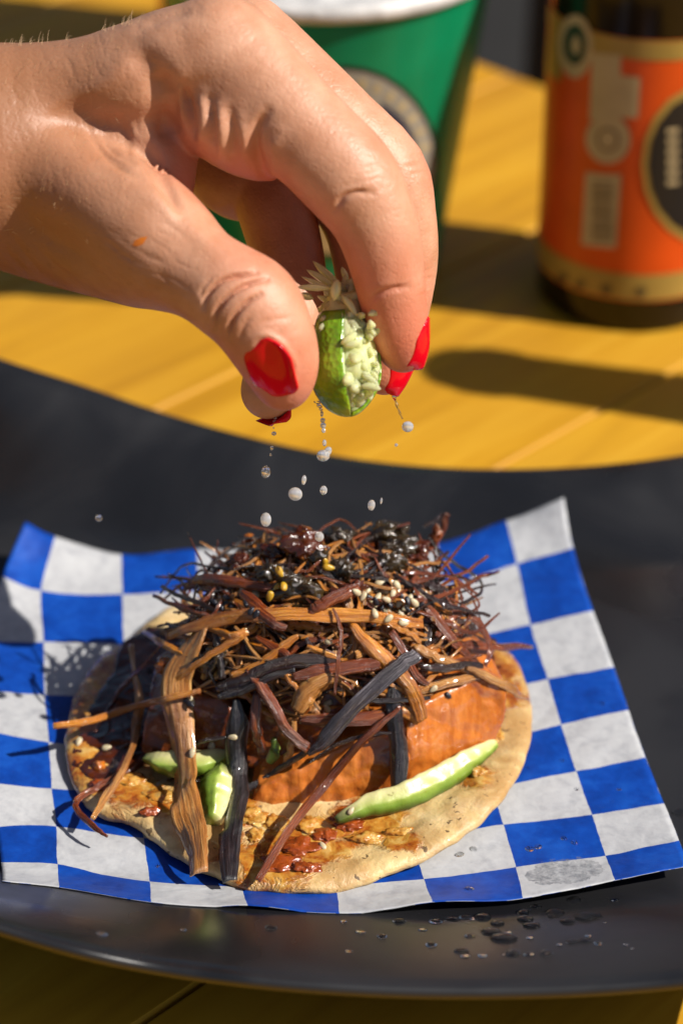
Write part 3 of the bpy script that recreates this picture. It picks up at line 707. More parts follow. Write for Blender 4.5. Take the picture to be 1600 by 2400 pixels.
for i in range(NR):
    k = (i / (NR - 1)) ** .85
    for j in range(NA):
        e = oc2[j]; p = cen + (e - cen) * k
        rimw = max(0, (k - .80) / .20)
        zt = .86 * (1 - k) + (e[2] - .10) * k if k < .8 else None
        zt = .84 + (e[2] - .84) * (k ** 3)
        zt += .07 * math.sin(math.pi * min(1, rimw)) if rimw < 1 else 0
        zt += .055 * n3((p[0], p[1], 0), 1.1, 2) + .03 * n3((p[0], p[1], 0), 3.3, 5) + .012 * n3((p[0], p[1], 0), 9, 1)
        if k > .97: zt -= .05 * (k - .97) / .03
        Tt.append((p[0], p[1], zt))
Tt = np.array(Tt); last = Tt[-NA:]
dirs = last - cen; dirs[:, 2] = 0; dirs /= np.linalg.norm(dirs, axis=1)[:, None]
wig = np.array([n3((a[0], a[1], 3), 2.5) for a in last])[:, None]
R1 = last + dirs * (.06 + .05 * wig) + [0, 0, -.07]; R2 = last + dirs * (.05 + .05 * wig) + [0, 0, -.17]; R3 = last - dirs * .05 + [0, 0, -.24]
under = []
for k in (.8, .5, .0): under.append(np.array([cen + (e - cen) * k for e in oc2]) * [1, 1, 0] + [0, 0, .64 if k < .6 else .67])
ALLV = np.vstack([Tt, R1, R2, R3] + under); nrg = NR + 3 + 3
Fc = [(i * NA + j, (i + 1) * NA + j, (i + 1) * NA + (j + 1) % NA, i * NA + (j + 1) % NA) for i in range(nrg - 1) for j in range(NA)]
tl = np.array([(ALLV[:, 0].min() + ALLV[:, 0].max()) / 2, (ALLV[:, 1].min() + ALLV[:, 1].max()) / 2, ALLV[:, 2].min()])
t = NT('corn_tortilla_with_sauce'); c = t.coord(); f = t.noise(c, 90, 5, .6); f2 = t.noise(c, 260, 5, .6, .5)
base = t.ramp(f, [(.3, (.56, .36, .14)), (.5, (.68, .49, .22)), (.72, (.78, .62, .36))])
toast = t.math('MULTIPLY', t.ramp(t.noise(c, 62, 5, .6, .8), [(.42, 0.), (.60, 1.)]), .6)
base = t.mix(toast, base, (.34, .155, .035))
spk = t.math('GREATER_THAN', t.noise(c, 420, 3, .6), .655); base = t.mix(t.math('MULTIPLY', spk, .8), base, (.05, .022, .008))
sau = None
for (px, py, r) in [(640,2020,1.15),(700,1975,.9),(860,1915,1.0),(560,1895,.7),(230,1770,1.3),(200,1830,.8),(300,1640,1.5),(250,1560,.8),(330,1860,.8),(1180,1640,.7),(1150,1570,.9),(940,1985,.45),(440,1870,1.0),(1120,1840,.5),(780,1990,.5)]:
    b = t.blob(c, (uz(px, py, .9) - tl) * CM, r * 1.35 * CM, .25); sau = b if sau is None else t.math('MAXIMUM', sau, b)
edge = t.ramp(t.noise(c, 150, 5, .7, .8), [(.30, 0.), (.62, 1.)]); sm = t.math('MULTIPLY', t.ramp(t.math('ADD', t.math('MULTIPLY', sau, .8), t.math('MULTIPLY', edge, .55)), [(.60, 0.), (.85, 1.)]), t.math('GREATER_THAN', sau, .02))
scol = t.ramp(t.math('MULTIPLY_ADD', f2, .5, t.math('MULTIPLY', t.noise(c, 110, 4, .6, .5), .5)), [(.34, (.13, .022, .003)), (.44, (.34, .085, .008)), (.53, (.52, .24, .035)), (.63, (.68, .46, .15))])
col = t.mix(sm, base, scol)
t.set(Base_Color=col, Roughness=t.math('MULTIPLY_ADD', sm, -.30, .48), Subsurface_Weight=.12, Subsurface_Radius=(1, .5, .2), Subsurface_Scale=.002, Coat_Weight=t.math('MULTIPLY_ADD', sm, .6, .15), Coat_Roughness=.08)
hh = t.math('ADD', t.math('MULTIPLY', f2, .8), t.math('MULTIPLY', sm, .8)); t.bump(t.math('ADD', hh, t.math('MULTIPLY', t.noise(c, 900, 3), .3)), .55, .0011)
tort = recalc(mk('tortilla', ALLV, Fc, t.m, loc=tl)); info(tort, 'round corn tortilla smeared with brown sauce on the checkered paper', 'tortilla')
BV_tort = bvh_of(tort)

# ------------------------------------------------------------------ the mound the toppings follow
MC = np.array([-.25, .95, .75]); MR = np.array([4.75, 3.35, 4.15])
def mound(px, py, s=1.0, lift=0.0):
    """point on the heap behind a photo pixel; falls back to the tortilla / paper level"""
    r = ray(px, py); o = (CAM - MC) / (MR * s); d = r / (MR * s)
    a = d @ d; b = 2 * o @ d; c_ = o @ o - 1; D = b * b - 4 * a * c_
    tp = (.95 - CAM[2]) / r[2] if r[2] < 0 else 1e9
    te = (-b - math.sqrt(D)) / (2 * a) if D > 0 else -b / (2 * a)
    if D <= 0: te = min(te, -b / (2 * a)); t_ = te if te < tp else tp
    else: t_ = min(te, tp)
    if D <= 0 and tp < te: t_ = tp
    return CAM + r * (t_ - lift)
def mnormal(P):
    n = (P - MC) / MR ** 2; n = nrm(n)
    return nrm(n * .7 - FW * .5)
V, Fc = [], []
for i in range(40):
    for j in range(72):
        th_ = math.pi / 2 * i / 39; ph = 2 * math.pi * j / 72; d = np.array([math.sin(th_) * math.cos(ph), math.sin(th_) * math.sin(ph), math.cos(th_)])
        k = .80 + .10 * n3(d, 4) + .06 * n3(d, 11)
        if d[1] < -.3: k -= .10 * min(1, (-.3 - d[1]) * 2) * (1 - d[2])
        p = MC + d * MR * k; V.append((p[0], p[1], max(p[2], .8)))
Fc = [(i * 72 + j, (i + 1) * 72 + j, (i + 1) * 72 + (j + 1) % 72, i * 72 + (j + 1) % 72) for i in range(39) for j in range(72)]
info(recalc(mk('filling', V, Fc, CORE)), 'dark caramelised filling packed under the fried strands', 'filling')

# ------------------------------------------------------------------ chunks of meat and slices of avocado
def evalmesh(o, mods):
    for k, kw in mods:
        m = o.modifiers.new(k.lower(), k)
        for a, b in kw.items(): setattr(m, a, b)
    dg = bpy.context.evaluated_depsgraph_get(); dg.update(); me = bpy.data.meshes.new_from_object(o.evaluated_get(dg)); o.modifiers.clear()
    old = o.data; o.data = me; bpy.data.meshes.remove(old); me.name = o.name
    return o
def chunk(name, front, back, mat, label, cat, amp=.05, sm=2, freq=1.6, ridge=0.0):
    Fp = np.array(front); m = len(Fp); bk = np.array(back)
    B = Fp + bk if bk.ndim == 1 else bk
    V_ = np.vstack([Fp, B]); Fc_ = [tuple(range(m)), tuple(range(2 * m - 1, m - 1, -1))] + [(i, i + m, (i + 1) % m + m, (i + 1) % m) for i in range(m)]
    o = recalc(mk(name, V_, Fc_, mat)); loc = np.array(o.location) / CM
    evalmesh(o, [('REMESH', dict(mode='VOXEL', voxel_size=.0006)), ('SMOOTH', dict(factor=.5, iterations=sm))])
    me = o.data; n_ = len(me.vertices); co = np.empty(n_ * 3); me.vertices.foreach_get('co', co); co = co.reshape(-1, 3) / CM
    nn_ = np.empty(n_ * 3); me.vertices.foreach_get('normal', nn_); nn_ = nn_.reshape(-1, 3)
    dd_ = np.array([amp * n3(p + loc, freq, 1) + amp * .5 * n3(p + loc, freq * 2.7, 4) + amp * .2 * n3(p + loc, freq * 8, 6) - ridge * max(0, .22 - abs(n3((p + loc) * [1, 1, .35], freq * 1.1, 9))) * 3 for p in co])
    co = (co + nn_ * dd_[:, None]) * CM; me.vertices.foreach_set('co', co.ravel())
    me.polygons.foreach_set('use_smooth', [True] * len(me.polygons)); me.update()
    if not me.materials: me.materials.append(mat)
    return info(o, label, cat)
def Y(px, py, y): return uy(px, py, y)
chunk('meat_slice', [Y(958,1850,-2.55), Y(1060,1812,-2.1), Y(1150,1765,-1.55), Y(1182,1700,-1.25), Y(1192,1612,-1.0), Y(1130,1585,-1.1), Y(1045,1612,-1.5), Y(985,1655,-2.0), Y(950,1720,-2.4)], np.array([-.6, 2.0, .0]), MEAT,
      'thick orange glazed meat slice resting on the avocado at the right edge', 'meat', .05, 2, 1.5, .05)
chunk('meat_slice', [Y(585,1880,-2.9), Y(640,1905,-3.0), Y(740,1915,-2.95), Y(850,1905,-2.85), Y(955,1865,-2.6), Y(965,1780,-2.5), Y(930,1712,-2.35), Y(860,1715,-2.3), Y(760,1765,-2.45), Y(680,1812,-2.7), Y(600,1850,-2.9)], np.array([.1, 1.5, .3]), MEAT,
      'long glazed meat slice lying frontmost in the taco, sauce blistering its upper edge', 'meat', .06, 2, 1.9, .06)
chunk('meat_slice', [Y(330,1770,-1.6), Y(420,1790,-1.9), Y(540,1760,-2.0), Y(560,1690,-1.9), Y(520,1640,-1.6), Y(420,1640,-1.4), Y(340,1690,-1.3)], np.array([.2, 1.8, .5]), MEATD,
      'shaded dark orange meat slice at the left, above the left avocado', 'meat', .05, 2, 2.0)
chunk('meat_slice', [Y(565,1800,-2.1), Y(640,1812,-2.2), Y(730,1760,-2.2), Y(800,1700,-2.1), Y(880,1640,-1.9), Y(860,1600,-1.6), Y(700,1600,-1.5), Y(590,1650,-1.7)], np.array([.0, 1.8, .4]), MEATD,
      'shade browned glazed meat slice in the middle, half hidden under crossing strands', 'meat', .06, 2, 2.0)
chunk('meat_slice', [Y(990,1570,.6), Y(1080,1590,.4), Y(1165,1560,.7), Y(1150,1510,1.2), Y(1060,1465,1.9), Y(985,1470,1.9)], np.array([-.3, 1.2, -.6]), MEAT,
      'orange meat slice at the back right under the curling strands', 'meat', .05, 2, 2.0)
chunk('meat_slice', [uz(175,1745,1.0), uz(260,1760,1.05), uz(400,1700,1.2), uz(470,1600,1.3), uz(450,1500,1.5), uz(350,1465,1.5), uz(285,1500,1.45), uz(262,1570,1.3), uz(205,1660,1.1)], np.array([0, 0, -.3]), SAUCE,
      'flat dark glazed meat slice spread over the left of the tortilla', 'meat', .06, 2, 1.6)
chunk('sauce_pool', [uz(170,1790,.98), uz(230,1840,.98), uz(320,1800,1.0), uz(380,1740,1.05), uz(330,1700,1.1), uz(230,1700,1.0), uz(165,1735,.98)], np.array([0, 0, -.2]), SAUCE,
      'glossy brown sauce pooled at the far left edge of the tortilla', 'sauce', .04, 3, 2.5)
def avo_mat():
    t = NT('avocado_flesh'); uv = t.coord('UV'); s_ = t.n('ShaderNodeSeparateXYZ'); t.l(uv, s_.inputs[0]); c = t.coord(); f = t.noise(c, 120, 4)
    v = t.math('ADD', s_.outputs[1], t.math('MULTIPLY_ADD', f, .3, -.15))
    col = t.ramp(v, [(.08, (.05, .09, .008)), (.26, (.13, .23, .02)), (.46, (.25, .36, .05)), (.58, (.42, .47, .13)), (.85, (.60, .56, .26))])
    col = t.mix(t.math('SUBTRACT', 1.0, t.math('MULTIPLY', s_.outputs[0], 5.0, clamp=True), clamp=True), col, (.035, .05, .006))
    brn = t.math('MULTIPLY', t.math('GREATER_THAN', t.noise(c, 260, 3), .69), .5); col = t.mix(brn, col, (.16, .10, .015))
    t.set(Base_Color=col, Roughness=.36, Subsurface_Weight=.2, Subsurface_Radius=(.8, 1, .3), Subsurface_Scale=.002, Coat_Weight=.12, Coat_Roughness=.2)
    t.bump(t.noise(c, 240, 5, .6), .4, .0007); return t.m
AVO = avo_mat()
SECT = [(-1, .05), (-.86, .42), (-.45, .80), (.02, 1.0), (.10, .98), (.55, .66), (.93, .36), (1.0, .12), (.9, -.25), (.4, -.5), (-.3, -.55), (-.85, -.35)]
def sect(a):
    m = len(SECT); x = (a / (2 * math.pi)) * m; i = int(x) % m; f = x - int(x); p, q = SECT[i], SECT[(i + 1) % m]; return p[0] * (1 - f) + q[0] * f, p[1] * (1 - f) + q[1] * f
def slice_(pts, wid, dep, label, seed, mat=AVO, name='avocado_slice', cat='avocado', updir=UP):
    NC = 56; C_ = catmull(pts, NC); n_ = 36; V_, U_ = [], []
    for i, p in enumerate(C_):
        tt = nrm(C_[min(i + 1, NC - 1)] - C_[max(i - 1, 0)]); s_ = i / (NC - 1); w = np.interp(s_, np.linspace(0, 1, len(wid)), wid) * (1 + .10 * n3((s_ * 9, seed, 0), 1)); dpt = dep * (w / max(wid)) ** .5
        u_ = nrm(updir - tt * (updir @ tt)); f_ = nrm(np.cross(tt, u_)); f_ = f_ if f_ @ FW < 0 else -f_
        for j in range(n_):
            cu, cf = sect(2 * math.pi * j / n_); cu += .16 * n3((s_ * 6, seed, 3), 1) * (1 - cu * cu)
            q = p + u_ * cu * w + f_ * cf * dpt; q = q + f_ * (.05 * n3(q, 1.8, seed) + .03 * n3(q, 5, seed)) + u_ * .03 * n3(q, 4, seed + 2); V_.append(q); U_.append((s_, .5 + .5 * cu))
    F_ = grid_faces(NC, n_, wrap_v=True) + [tuple(range(n_)), tuple(range(NC * n_ - 1, (NC - 1) * n_ - 1, -1))]
    return info(recalc(mk(name, V_, F_, mat, uv=U_)), label, cat)
slice_([uz(788,1925,1.1), uz(850,1892,1.2), uz(940,1868,1.25), uz(1030,1826,1.25), uz(1105,1778,1.3), uz(1158,1742,1.3)], [.08, .22, .29, .33, .34, .26, .12], .20, 'bright green avocado slice along the front right edge of the tortilla', 1)
slice_([uz(345,1775,1.2), uz(400,1790,1.25), uz(470,1790,1.3), uz(545,1762,1.4)], [.10, .28, .34, .30, .14], .4, 'darker green avocado slice at the left under the meat', 2)
slice_([uz(520,1805,1.35), uz(508,1860,1.2), uz(500,1925,1.05)], [.18, .40, .42, .36, .2], .4, 'pale avocado wedge between the long tan strand and the black strand', 3, updir=RT)
slice_([Y(640,1730,-2.35), Y(645,1760,-2.4), Y(630,1785,-2.45)], [.08, .16, .1], .12, 'small green avocado bit peeking out in the middle of the taco', 4)

# ------------------------------------------------------------------ fried strands
def ribbon_mesh(C_, w, th_, nf, seed, curl=.25, rid=.012, twist=0.0):
    """C_ centreline, w widths, nf(P) outward direction"""
    n_ = len(C_); M = 9; V_, U_ = [], []; rr = np.random.default_rng(seed); rg = rr.uniform(-1, 1, M) * rid
    ln = np.concatenate([[0], np.cumsum(np.linalg.norm(np.diff(C_, axis=0), axis=1))]); ph = rr.uniform(0, 6.28); taper = rr.uniform(.3, .95, 2)
    for i, p in enumerate(C_):
        t_ = nrm(C_[min(i + 1, n_ - 1)] - C_[max(i - 1, 0)]); N_ = nf(p); N_ = nrm(N_ - t_ * (N_ @ t_)); S_ = np.cross(t_, N_); s_ = i / (n_ - 1)
        a = twist * (s_ - .5) + .35 * math.sin(ph + 2.2 * ln[i]); S2 = S_ * math.cos(a) + N_ * math.sin(a); N2 = N_ * math.cos(a) - S_ * math.sin(a)
        wi = w * (1 + .12 * n3((ln[i], seed * .37, 0), 1.1)) * (taper[0] + (1 - taper[0]) * min(1, s_ / .22)) * (taper[1] + (1 - taper[1]) * min(1, (1 - s_) / .22))
        cu = curl * (1 + .6 * math.sin(ph + ln[i] * 1.5))
        rowt, rowb = [], []
        for j in range(M):
            x = j / (M - 1) * 2 - 1; h_ = -cu * wi * x * x + rg[j] * min(1, w * 5) + .010 * n3((x * 3, ln[i] * 2, seed), 1)
            endj = .10 * w * n3((x * 4, seed, 5 if s_ > .5 else 9), 1) * 4 if i in (0, n_ - 1) else 0
            q = p + S2 * x * wi / 2 + N2 * h_ + t_ * endj; rowt.append(q); tk = th_ * (1 - .75 * abs(x) ** 3); rowb.append(q - N2 * tk)
        V_ += rowt + rowb[::-1]; U_ += [(ln[i], (j / (M - 1))) for j in range(M)] + [(ln[i], (j / (M - 1))) for j in range(M - 1, -1, -1)]
    F_ = grid_faces(n_, 2 * M, wrap_v=True) + [tuple(range(2 * M)), tuple(range(n_ * 2 * M - 1, (n_ - 1) * 2 * M - 1, -1))]
    return V_, F_, U_
CN = {'a': 'amber', 't': 'tan', 'b': 'brown', 'd': 'dark brown', 'k': 'black'}
GRP = 'fried strands tangled on the taco'
def strand(kind, wpx, pts, label=None, lift=0.1, th_=.05, curl=.22, twist=0.0, seed=None, s=1.0):
    P = []
    for i, q in enumerate(pts):
        l_ = q[2] if len(q) > 2 else lift
        P.append(mound(q[0], q[1], s, l_ + (.14 if seed is not None else 0)))
    C_ = catmull(P, max(16, int(6 * len(P)) + 6)); w = wpx / 102.0 * (.76 if wpx < 58 else .84)
    wv = rng.uniform(0, 50); am = .05 if len(P) > 3 else .09
    C_ = np.array([c_ + (RT * n3((i * .33, wv, 0), 1) + UP * n3((i * .33, wv, 9), 1)) * am * .55 for i, c_ in enumerate(C_)])
    sd = seed if seed is not None else int(rng.integers(1e6))
    V_, F_, U_ = ribbon_mesh(C_, w, max(.022, min(th_, w * .4)), mnormal, sd, curl, twist=twist)
    o = recalc(mk('fried_strand', V_, F_, SM_[kind], uv=U_))
    info(o, label or {'a': 'narrow amber fried strand woven into the heap on the taco', 't': 'narrow tan fried strand woven into the heap on the taco', 'b': 'thin reddish brown fried strand woven into the heap on the taco', 'd': 'thin dark brown fried strand woven into the heap on the taco', 'k': 'thin blackened fried strand woven into the heap on the taco'}[kind], 'fried strand', GRP)
    return o
T_ = strand
T_('t', 84, [(478,1455,.35),(440,1530,.4),(412,1600,.45),(418,1700,.6),(425,1800,.75),(432,1880,.7),(452,1960,.5),(462,2045,.25)], 'widest tan strand hanging down the front of the tortilla, left of the black one', curl=.12, twist=.5, seed=11)
T_('k', 60, [(552,1640,.25),(556,1700,.35),(556,1790,.55),(548,1870,.55),(538,1960,.4),(537,2060,.2)], 'long black charred strand hanging over the front edge of the tortilla', curl=.3, seed=12)
T_('k', 54, [(925,1600,.3),(932,1660,.4),(936,1750,.55),(930,1852,.5)], 'short black strand hanging over the orange meat and the avocado', curl=.25, seed=13)
T_('g', 48, [(978,1530,.75),(930,1565,.7),(880,1610,.65),(820,1670,.6),(760,1735,.6),(720,1768,.5)], 'grey black ridged strand slanting down left across the middle', curl=.12, seed=14)
T_('k', 22, [(730,1755,.5),(680,1790,.4),(620,1830,.3),(560,1860,.2)], 'black strand tail running down left over the front meat slice', seed=15)
T_('b', 27, [(938,1655,.5),(860,1730,.6),(770,1830,.7),(690,1930,.6),(605,2062,.2)], 'long reddish strand slanting from the middle to the bottom edge of the tortilla', curl=.2, seed=16)
T_('a', 42, [(388,1492,.35),(450,1468,.4),(540,1448,.45),(640,1440,.5),(760,1440,.5),(880,1448,.45),(992,1462,.4)], 'long amber strand lying level across the upper heap', curl=.1, seed=17)
T_('a', 46, [(822,1460,.35),(870,1510,.4),(915,1560,.4),(950,1600,.5),(975,1640,.5),(990,1690,.4)], 'thick amber strand bending down right in the centre of the heap', curl=.2, seed=18)
T_('a', 22, [(126,1703,1.35),(200,1690,1.2),(300,1662,1.0),(380,1640,.7),(470,1618,.3)], 'straight amber strand poking out over the paper at the far left', curl=.2, seed=19)
T_('t', 30, [(303,1510,.5),(312,1580,.5),(325,1640,.5),(318,1700,.5),(290,1780,.5),(250,1860,.4),(218,1918,.2)], 'tan strand with a kink reaching down to the left edge of the tortilla', curl=.3, seed=20)
T_('b', 15, [(372,1515,.5),(320,1575,.5),(270,1630,.45),(240,1680,.4),(222,1715,.3)], 'thin strand slanting down left over the dark glazed slice', seed=21)
T_('b', 20, [(300,1800,.2),(235,1840,.2),(195,1865,.2),(175,1885,.2),(192,1915,.1),(225,1945,.1),(250,1962,.05)], 'bent brown strand lying on the paper at the lower left', seed=22)
T_('a', 22, [(333,1480,.4),(380,1508,.4),(430,1532,.4),(470,1548,.3)], 'short golden strand crossing the head of the widest tan strand', seed=23)
T_('a', 26, [(400,1605,.45),(450,1560,.45),(510,1520,.4),(570,1492,.35)], 'golden brown strand rising right from the widest tan strand', seed=24)
T_('b', 36, [(580,1565,.35),(612,1610,.45),(645,1670,.55),(670,1715,.55),(725,1758,.5)], 'dark reddish twisted strand hooking down into the middle of the taco', curl=.3, seed=25)
T_('d', 44, [(505,1610,.35),(580,1588,.4),(650,1562,.4),(720,1548,.4),(800,1556,.3)], 'broad dark brown strand lying left of centre', curl=.15, seed=26)
T_('k', 26, [(508,1636,.4),(560,1618,.4),(620,1590,.4),(690,1570,.35)], 'ridged black strand below the broad dark brown strand', seed=27)
T_('b', 42, [(685,1588,.35),(760,1572,.4),(830,1560,.4),(892,1556,.35)], 'blistered brown strand lying level in the middle of the heap', curl=.15, seed=28)
T_('t', 60, [(800,1590,.4),(760,1598,.45),(715,1625,.45),(690,1665,.4)], 'crinkled pale gold strand fanned out at the centre', curl=.35, seed=29)
T_('b', 44, [(700,1690,.2),(790,1688,.3),(870,1682,.3),(945,1668,.25)], 'flat brown striped strand lying over the meat in the middle', curl=.05, seed=30)
T_('a', 36, [(920,1655,.3),(955,1670,.35),(985,1690,.3)], 'stubby amber strand at the left corner of the thick meat slice', seed=31)
T_('d', 24, [(985,1562,.35),(1040,1568,.35),(1090,1560,.3),(1132,1560,.3)], 'crusty dark strand lying level above the thick meat slice', seed=32)
T_('t', 26, [(1095,1565,.4),(1150,1590,.5),(1200,1615,.55),(1240,1640,.5)], 'olive brown strand poking out over the right edge of the tortilla', seed=33)
T_('t', 28, [(980,1620,.25),(1040,1602,.3),(1100,1588,.3),(1140,1584,.2)], 'tan strand draped along the top of the thick meat slice', seed=34)
T_('b', 26, [(915,1480,.35),(950,1530,.4),(978,1580,.4),(1005,1605,.35)], 'brown strand dropping beside the thick amber strand', seed=35)
T_('a', 20, [(900,1450,.4),(950,1480,.4),(990,1505,.35)], 'small golden strand under the right end of the level amber strand', seed=36)
T_('t', 30, [(975,1510,.3),(1040,1545,.3),(1100,1572,.3)], 'tan strand running right above the crusty dark strand', seed=37)
T_('b', 30, [(985,1395,.2),(1020,1450,.2),(1070,1510,.1),(1120,1555,.0)], 'mauve brown curved strand sliding down the back right', curl=.3, seed=38)
T_('b', 22, [(1080,1420,.3),(1130,1470,.2),(1150,1520,.1),(1140,1560,.1)], 'reddish hooked strand arching down at the right edge', seed=39)
T_('b', 26, [(1060,1508,-.3),(1120,1512,-.4),(1180,1514,-.5),(1248,1516,-.5)], 'sugary pale strand sticking out level to the right behind the tortilla edge', seed=40)
T_('d', 12, [(920,1345,.3),(980,1380,.4),(1040,1415,.5),(1100,1430,.5),(1150,1442,.5)], 'dark strand poking out to the right with a square cut end', seed=41)
T_('d', 11, [(1005,1260,.2),(1040,1300,.3),(1090,1335,.3),(1125,1360,.3),(1130,1385,.3),(1100,1405,.3),(1078,1415,.3)], 'dark wiry strand looping out at the upper right', seed=42)
T_('b', 11, [(950,1340,.3),(1010,1345,.3),(1060,1355,.3),(1120,1392,.3)], 'thin reddish strand arching inside the wiry loop', seed=43)
T_('b', 13, [(955,1410,.3),(1020,1400,.35),(1080,1375,.4),(1130,1350,.4),(1168,1340,.4)], 'thin strand rising to the right over the white square', seed=44)
T_('b', 24, [(1048,1205,-.1),(1030,1250,-.1),(1000,1290,.0),(960,1330,.1),(930,1370,.1)], 'shiny reddish strand standing up at the top right', seed=45)
T_('d', 12, [(990,1235,.0),(1020,1220,-.1),(1040,1205,-.2)], 'tiny dark hook at the very top right of the heap', seed=46)
T_('d', 10, [(990,1300,.1),(1015,1330,.1),(1020,1380,.1),(1030,1420,.1)], 'dark wire strand dropping behind the loop at the right', seed=47)
T_('d', 12, [(450,1430,.2),(462,1370,.3),(500,1320,.3),(560,1270,.2),(600,1258,.1)], 'thin dark strand arching up the left shoulder of the heap', seed=48)
T_('d', 14, [(378,1372,.9),(420,1395,.7),(470,1415,.4),(520,1440,.2)], 'dark strand poking out to the upper left of the heap', seed=49)
T_('b', 13, [(358,1393,.95),(410,1420,.7),(470,1438,.4),(510,1448,.2)], 'thin reddish strand poking out left, just below the dark one', seed=50)
T_('b', 34, [(430,1370,.5),(480,1358,.45),(560,1362,.4),(640,1375,.35)], 'leafy brown strand lying across the upper left shoulder', curl=.3, seed=51)
T_('d', 12, [(385,1462,.3),(440,1475,.3),(500,1480,.2)], 'tiny dark strand at the left under the level amber strand', seed=52)
T_('b', 44, [(560,1385,.5),(600,1420,.55),(640,1450,.5),(672,1470,.4)], 'broad reddish strand drooping over the level amber strand', curl=.3, seed=53)
T_('b', 40, [(840,1372,.6),(790,1400,.65),(750,1425,.6),(725,1440,.5)], 'pointed translucent brown strand lying in the top centre', curl=.3, seed=54)
T_('b', 12, [(780,1425,.6),(798,1480,.6),(792,1550,.6),(785,1630,.5)], 'thin reddish strand hanging straight down through the centre', seed=55)
T_('a', 60, [(595,1325,.2),(620,1290,.2),(665,1262,.15)], 'broad amber petal shaped strand at the top left', curl=.5, seed=56)
T_('b', 30, [(600,1490,.3),(660,1530,.35),(700,1560,.35),(770,1580,.3)], 'glossy amber brown strand arching left of centre', seed=57)
T_('a', 28, [(540,1585,.35),(600,1560,.35),(650,1520,.35),(700,1490,.3)], 'orange strand rising right towards the level amber strand', seed=58)
T_('b', 32, [(598,1630,.3),(602,1700,.4),(612,1770,.3)], 'reddish ribbed strand hanging between the black strand and the centre', seed=59)
T_('t', 20, [(690,1690,.3),(680,1750,.4),(662,1800,.3)], 'short amber strand hanging by the green avocado bit', seed=60)
T_('d', 14, [(360,1790,.4),(420,1760,.5),(480,1735,.55),(530,1728,.4)], 'thin dark strand crossing the widest tan strand low down', seed=61)
T_('d', 10, [(440,1825,.45),(490,1840,.45),(535,1850,.35)], 'fine dark wisp lying across the pale avocado wedge', seed=62)
T_('b', 20, [(330,1750,.2),(400,1700,.25),(450,1650,.3)], 'faded reddish strand glazed onto the left meat', seed=63)
T_('k', 16, [(840,1640,.45),(900,1642,.45),(960,1640,.4),(1010,1636,.3)], 'slim black strand level above the hanging black strand', seed=64)
T_('d', 14, [(720,1790,.35),(800,1740,.4),(870,1725,.4),(930,1715,.4)], 'slim dark strand curving over the front meat slice', seed=65)
def zone(k, w, x, y):
    wd = 'thread thin' if w < 13 else ('narrow' if w < 21 else 'broad')
    co = {'a': 'amber', 't': 'tan', 'b': 'reddish brown', 'd': 'dark brown', 'k': 'blackened'}[k]
    h_ = 'just under the dark peppers' if y < 1400 else ('around the level amber strand' if y < 1500 else ('in the middle of the heap' if y < 1580 else 'low in the heap above the meat'))
    s_ = 'on the left flank' if x < 610 else ('at the centre' if x < 860 else 'on the right flank')
    return '%s %s strand %s, %s' % (wd, co, h_, s_)
# smaller strands that fill the heap between the traced ones
NFILL = 0
for i in range(900):
    if NFILL >= 185: break
    x = rng.uniform(430, 1090); y = rng.uniform(1275, 1660)
    if y > 1560 and (x < 470 or x > 930): continue
    e = ((x - 745) / 400) ** 2 + ((y - 1470) / 250) ** 2
    if e > 1: continue
    a = rng.normal(.0, .55) if rng.random() < .7 else rng.uniform(-1.5, 1.5); L = rng.uniform(45, 170); w = rng.choice([9, 12, 15, 20, 26, 32], p=[.22, .26, .22, .16, .11, .03])
    bend = rng.normal(0, .45) * L; dx, dy = math.cos(a), math.sin(a) * .8
    pts = [(x - dx * L, y - dy * L + 6), (x - dy * bend * .6, y + dx * bend), (x + dx * L, y + dy * L + 6)]
    if any(((p[0] - 750) / 375) ** 2 + ((p[1] - 1475) / 235) ** 2 > 1 for p in pts): continue
    NFILL += 1
    k = rng.choice(list('abtdk'), p=[.40, .20, .25, .10, .05]) if y > 1400 else rng.choice(list('abtdk'), p=[.28, .30, .22, .16, .04])
    l0 = rng.uniform(-.05, .30)
    strand(k, w, [(p[0], p[1], l0 + rng.normal(0, .12)) for p in pts], lift=l0, curl=rng.uniform(.1, .4), twist=rng.normal(0, 1.0), label=zone(k, w, x, y))

# long thin arcs springing off the heap
for i in range(46):
    a = rng.uniform(-.25, 3.4); cx_, cy_ = 765 + 295 * math.cos(a), 1400 - 125 * math.sin(a); L = rng.uniform(60, 150); k = rng.choice(list('btda'), p=[.45, .12, .33, .10])
    oa = a + rng.normal(0, .9); dx, dy = math.cos(oa), -math.sin(oa) * .75; bx, by = -dy * rng.normal(0, .5) * L, dx * rng.normal(0, .5) * L
    p3 = (cx_ + dx * L, max(cy_ + dy * L, 1225)); s_ = 'left' if cx_ < 650 else ('right' if cx_ > 880 else 'top')
    strand(k, rng.uniform(7, 13), [(cx_ - dx * L, cy_ - dy * L + 12, .15), (cx_ - dx * L * .3 + bx * .5, cy_ - dy * L * .3 + by * .5, .35), (cx_ + dx * L * .4 + bx, cy_ + dy * L * .4 + by, .45), (*p3, .4)], curl=.2, twist=rng.normal(0, 1.5),
           label='hair thin %s strand arching off the %s %s' % ({'b': 'reddish', 't': 'tan', 'd': 'dark', 'a': 'amber'}[k], s_, 'of the heap, curling ' + ('up' if dy < -.3 else ('down' if dy > .3 else 'sideways'))))
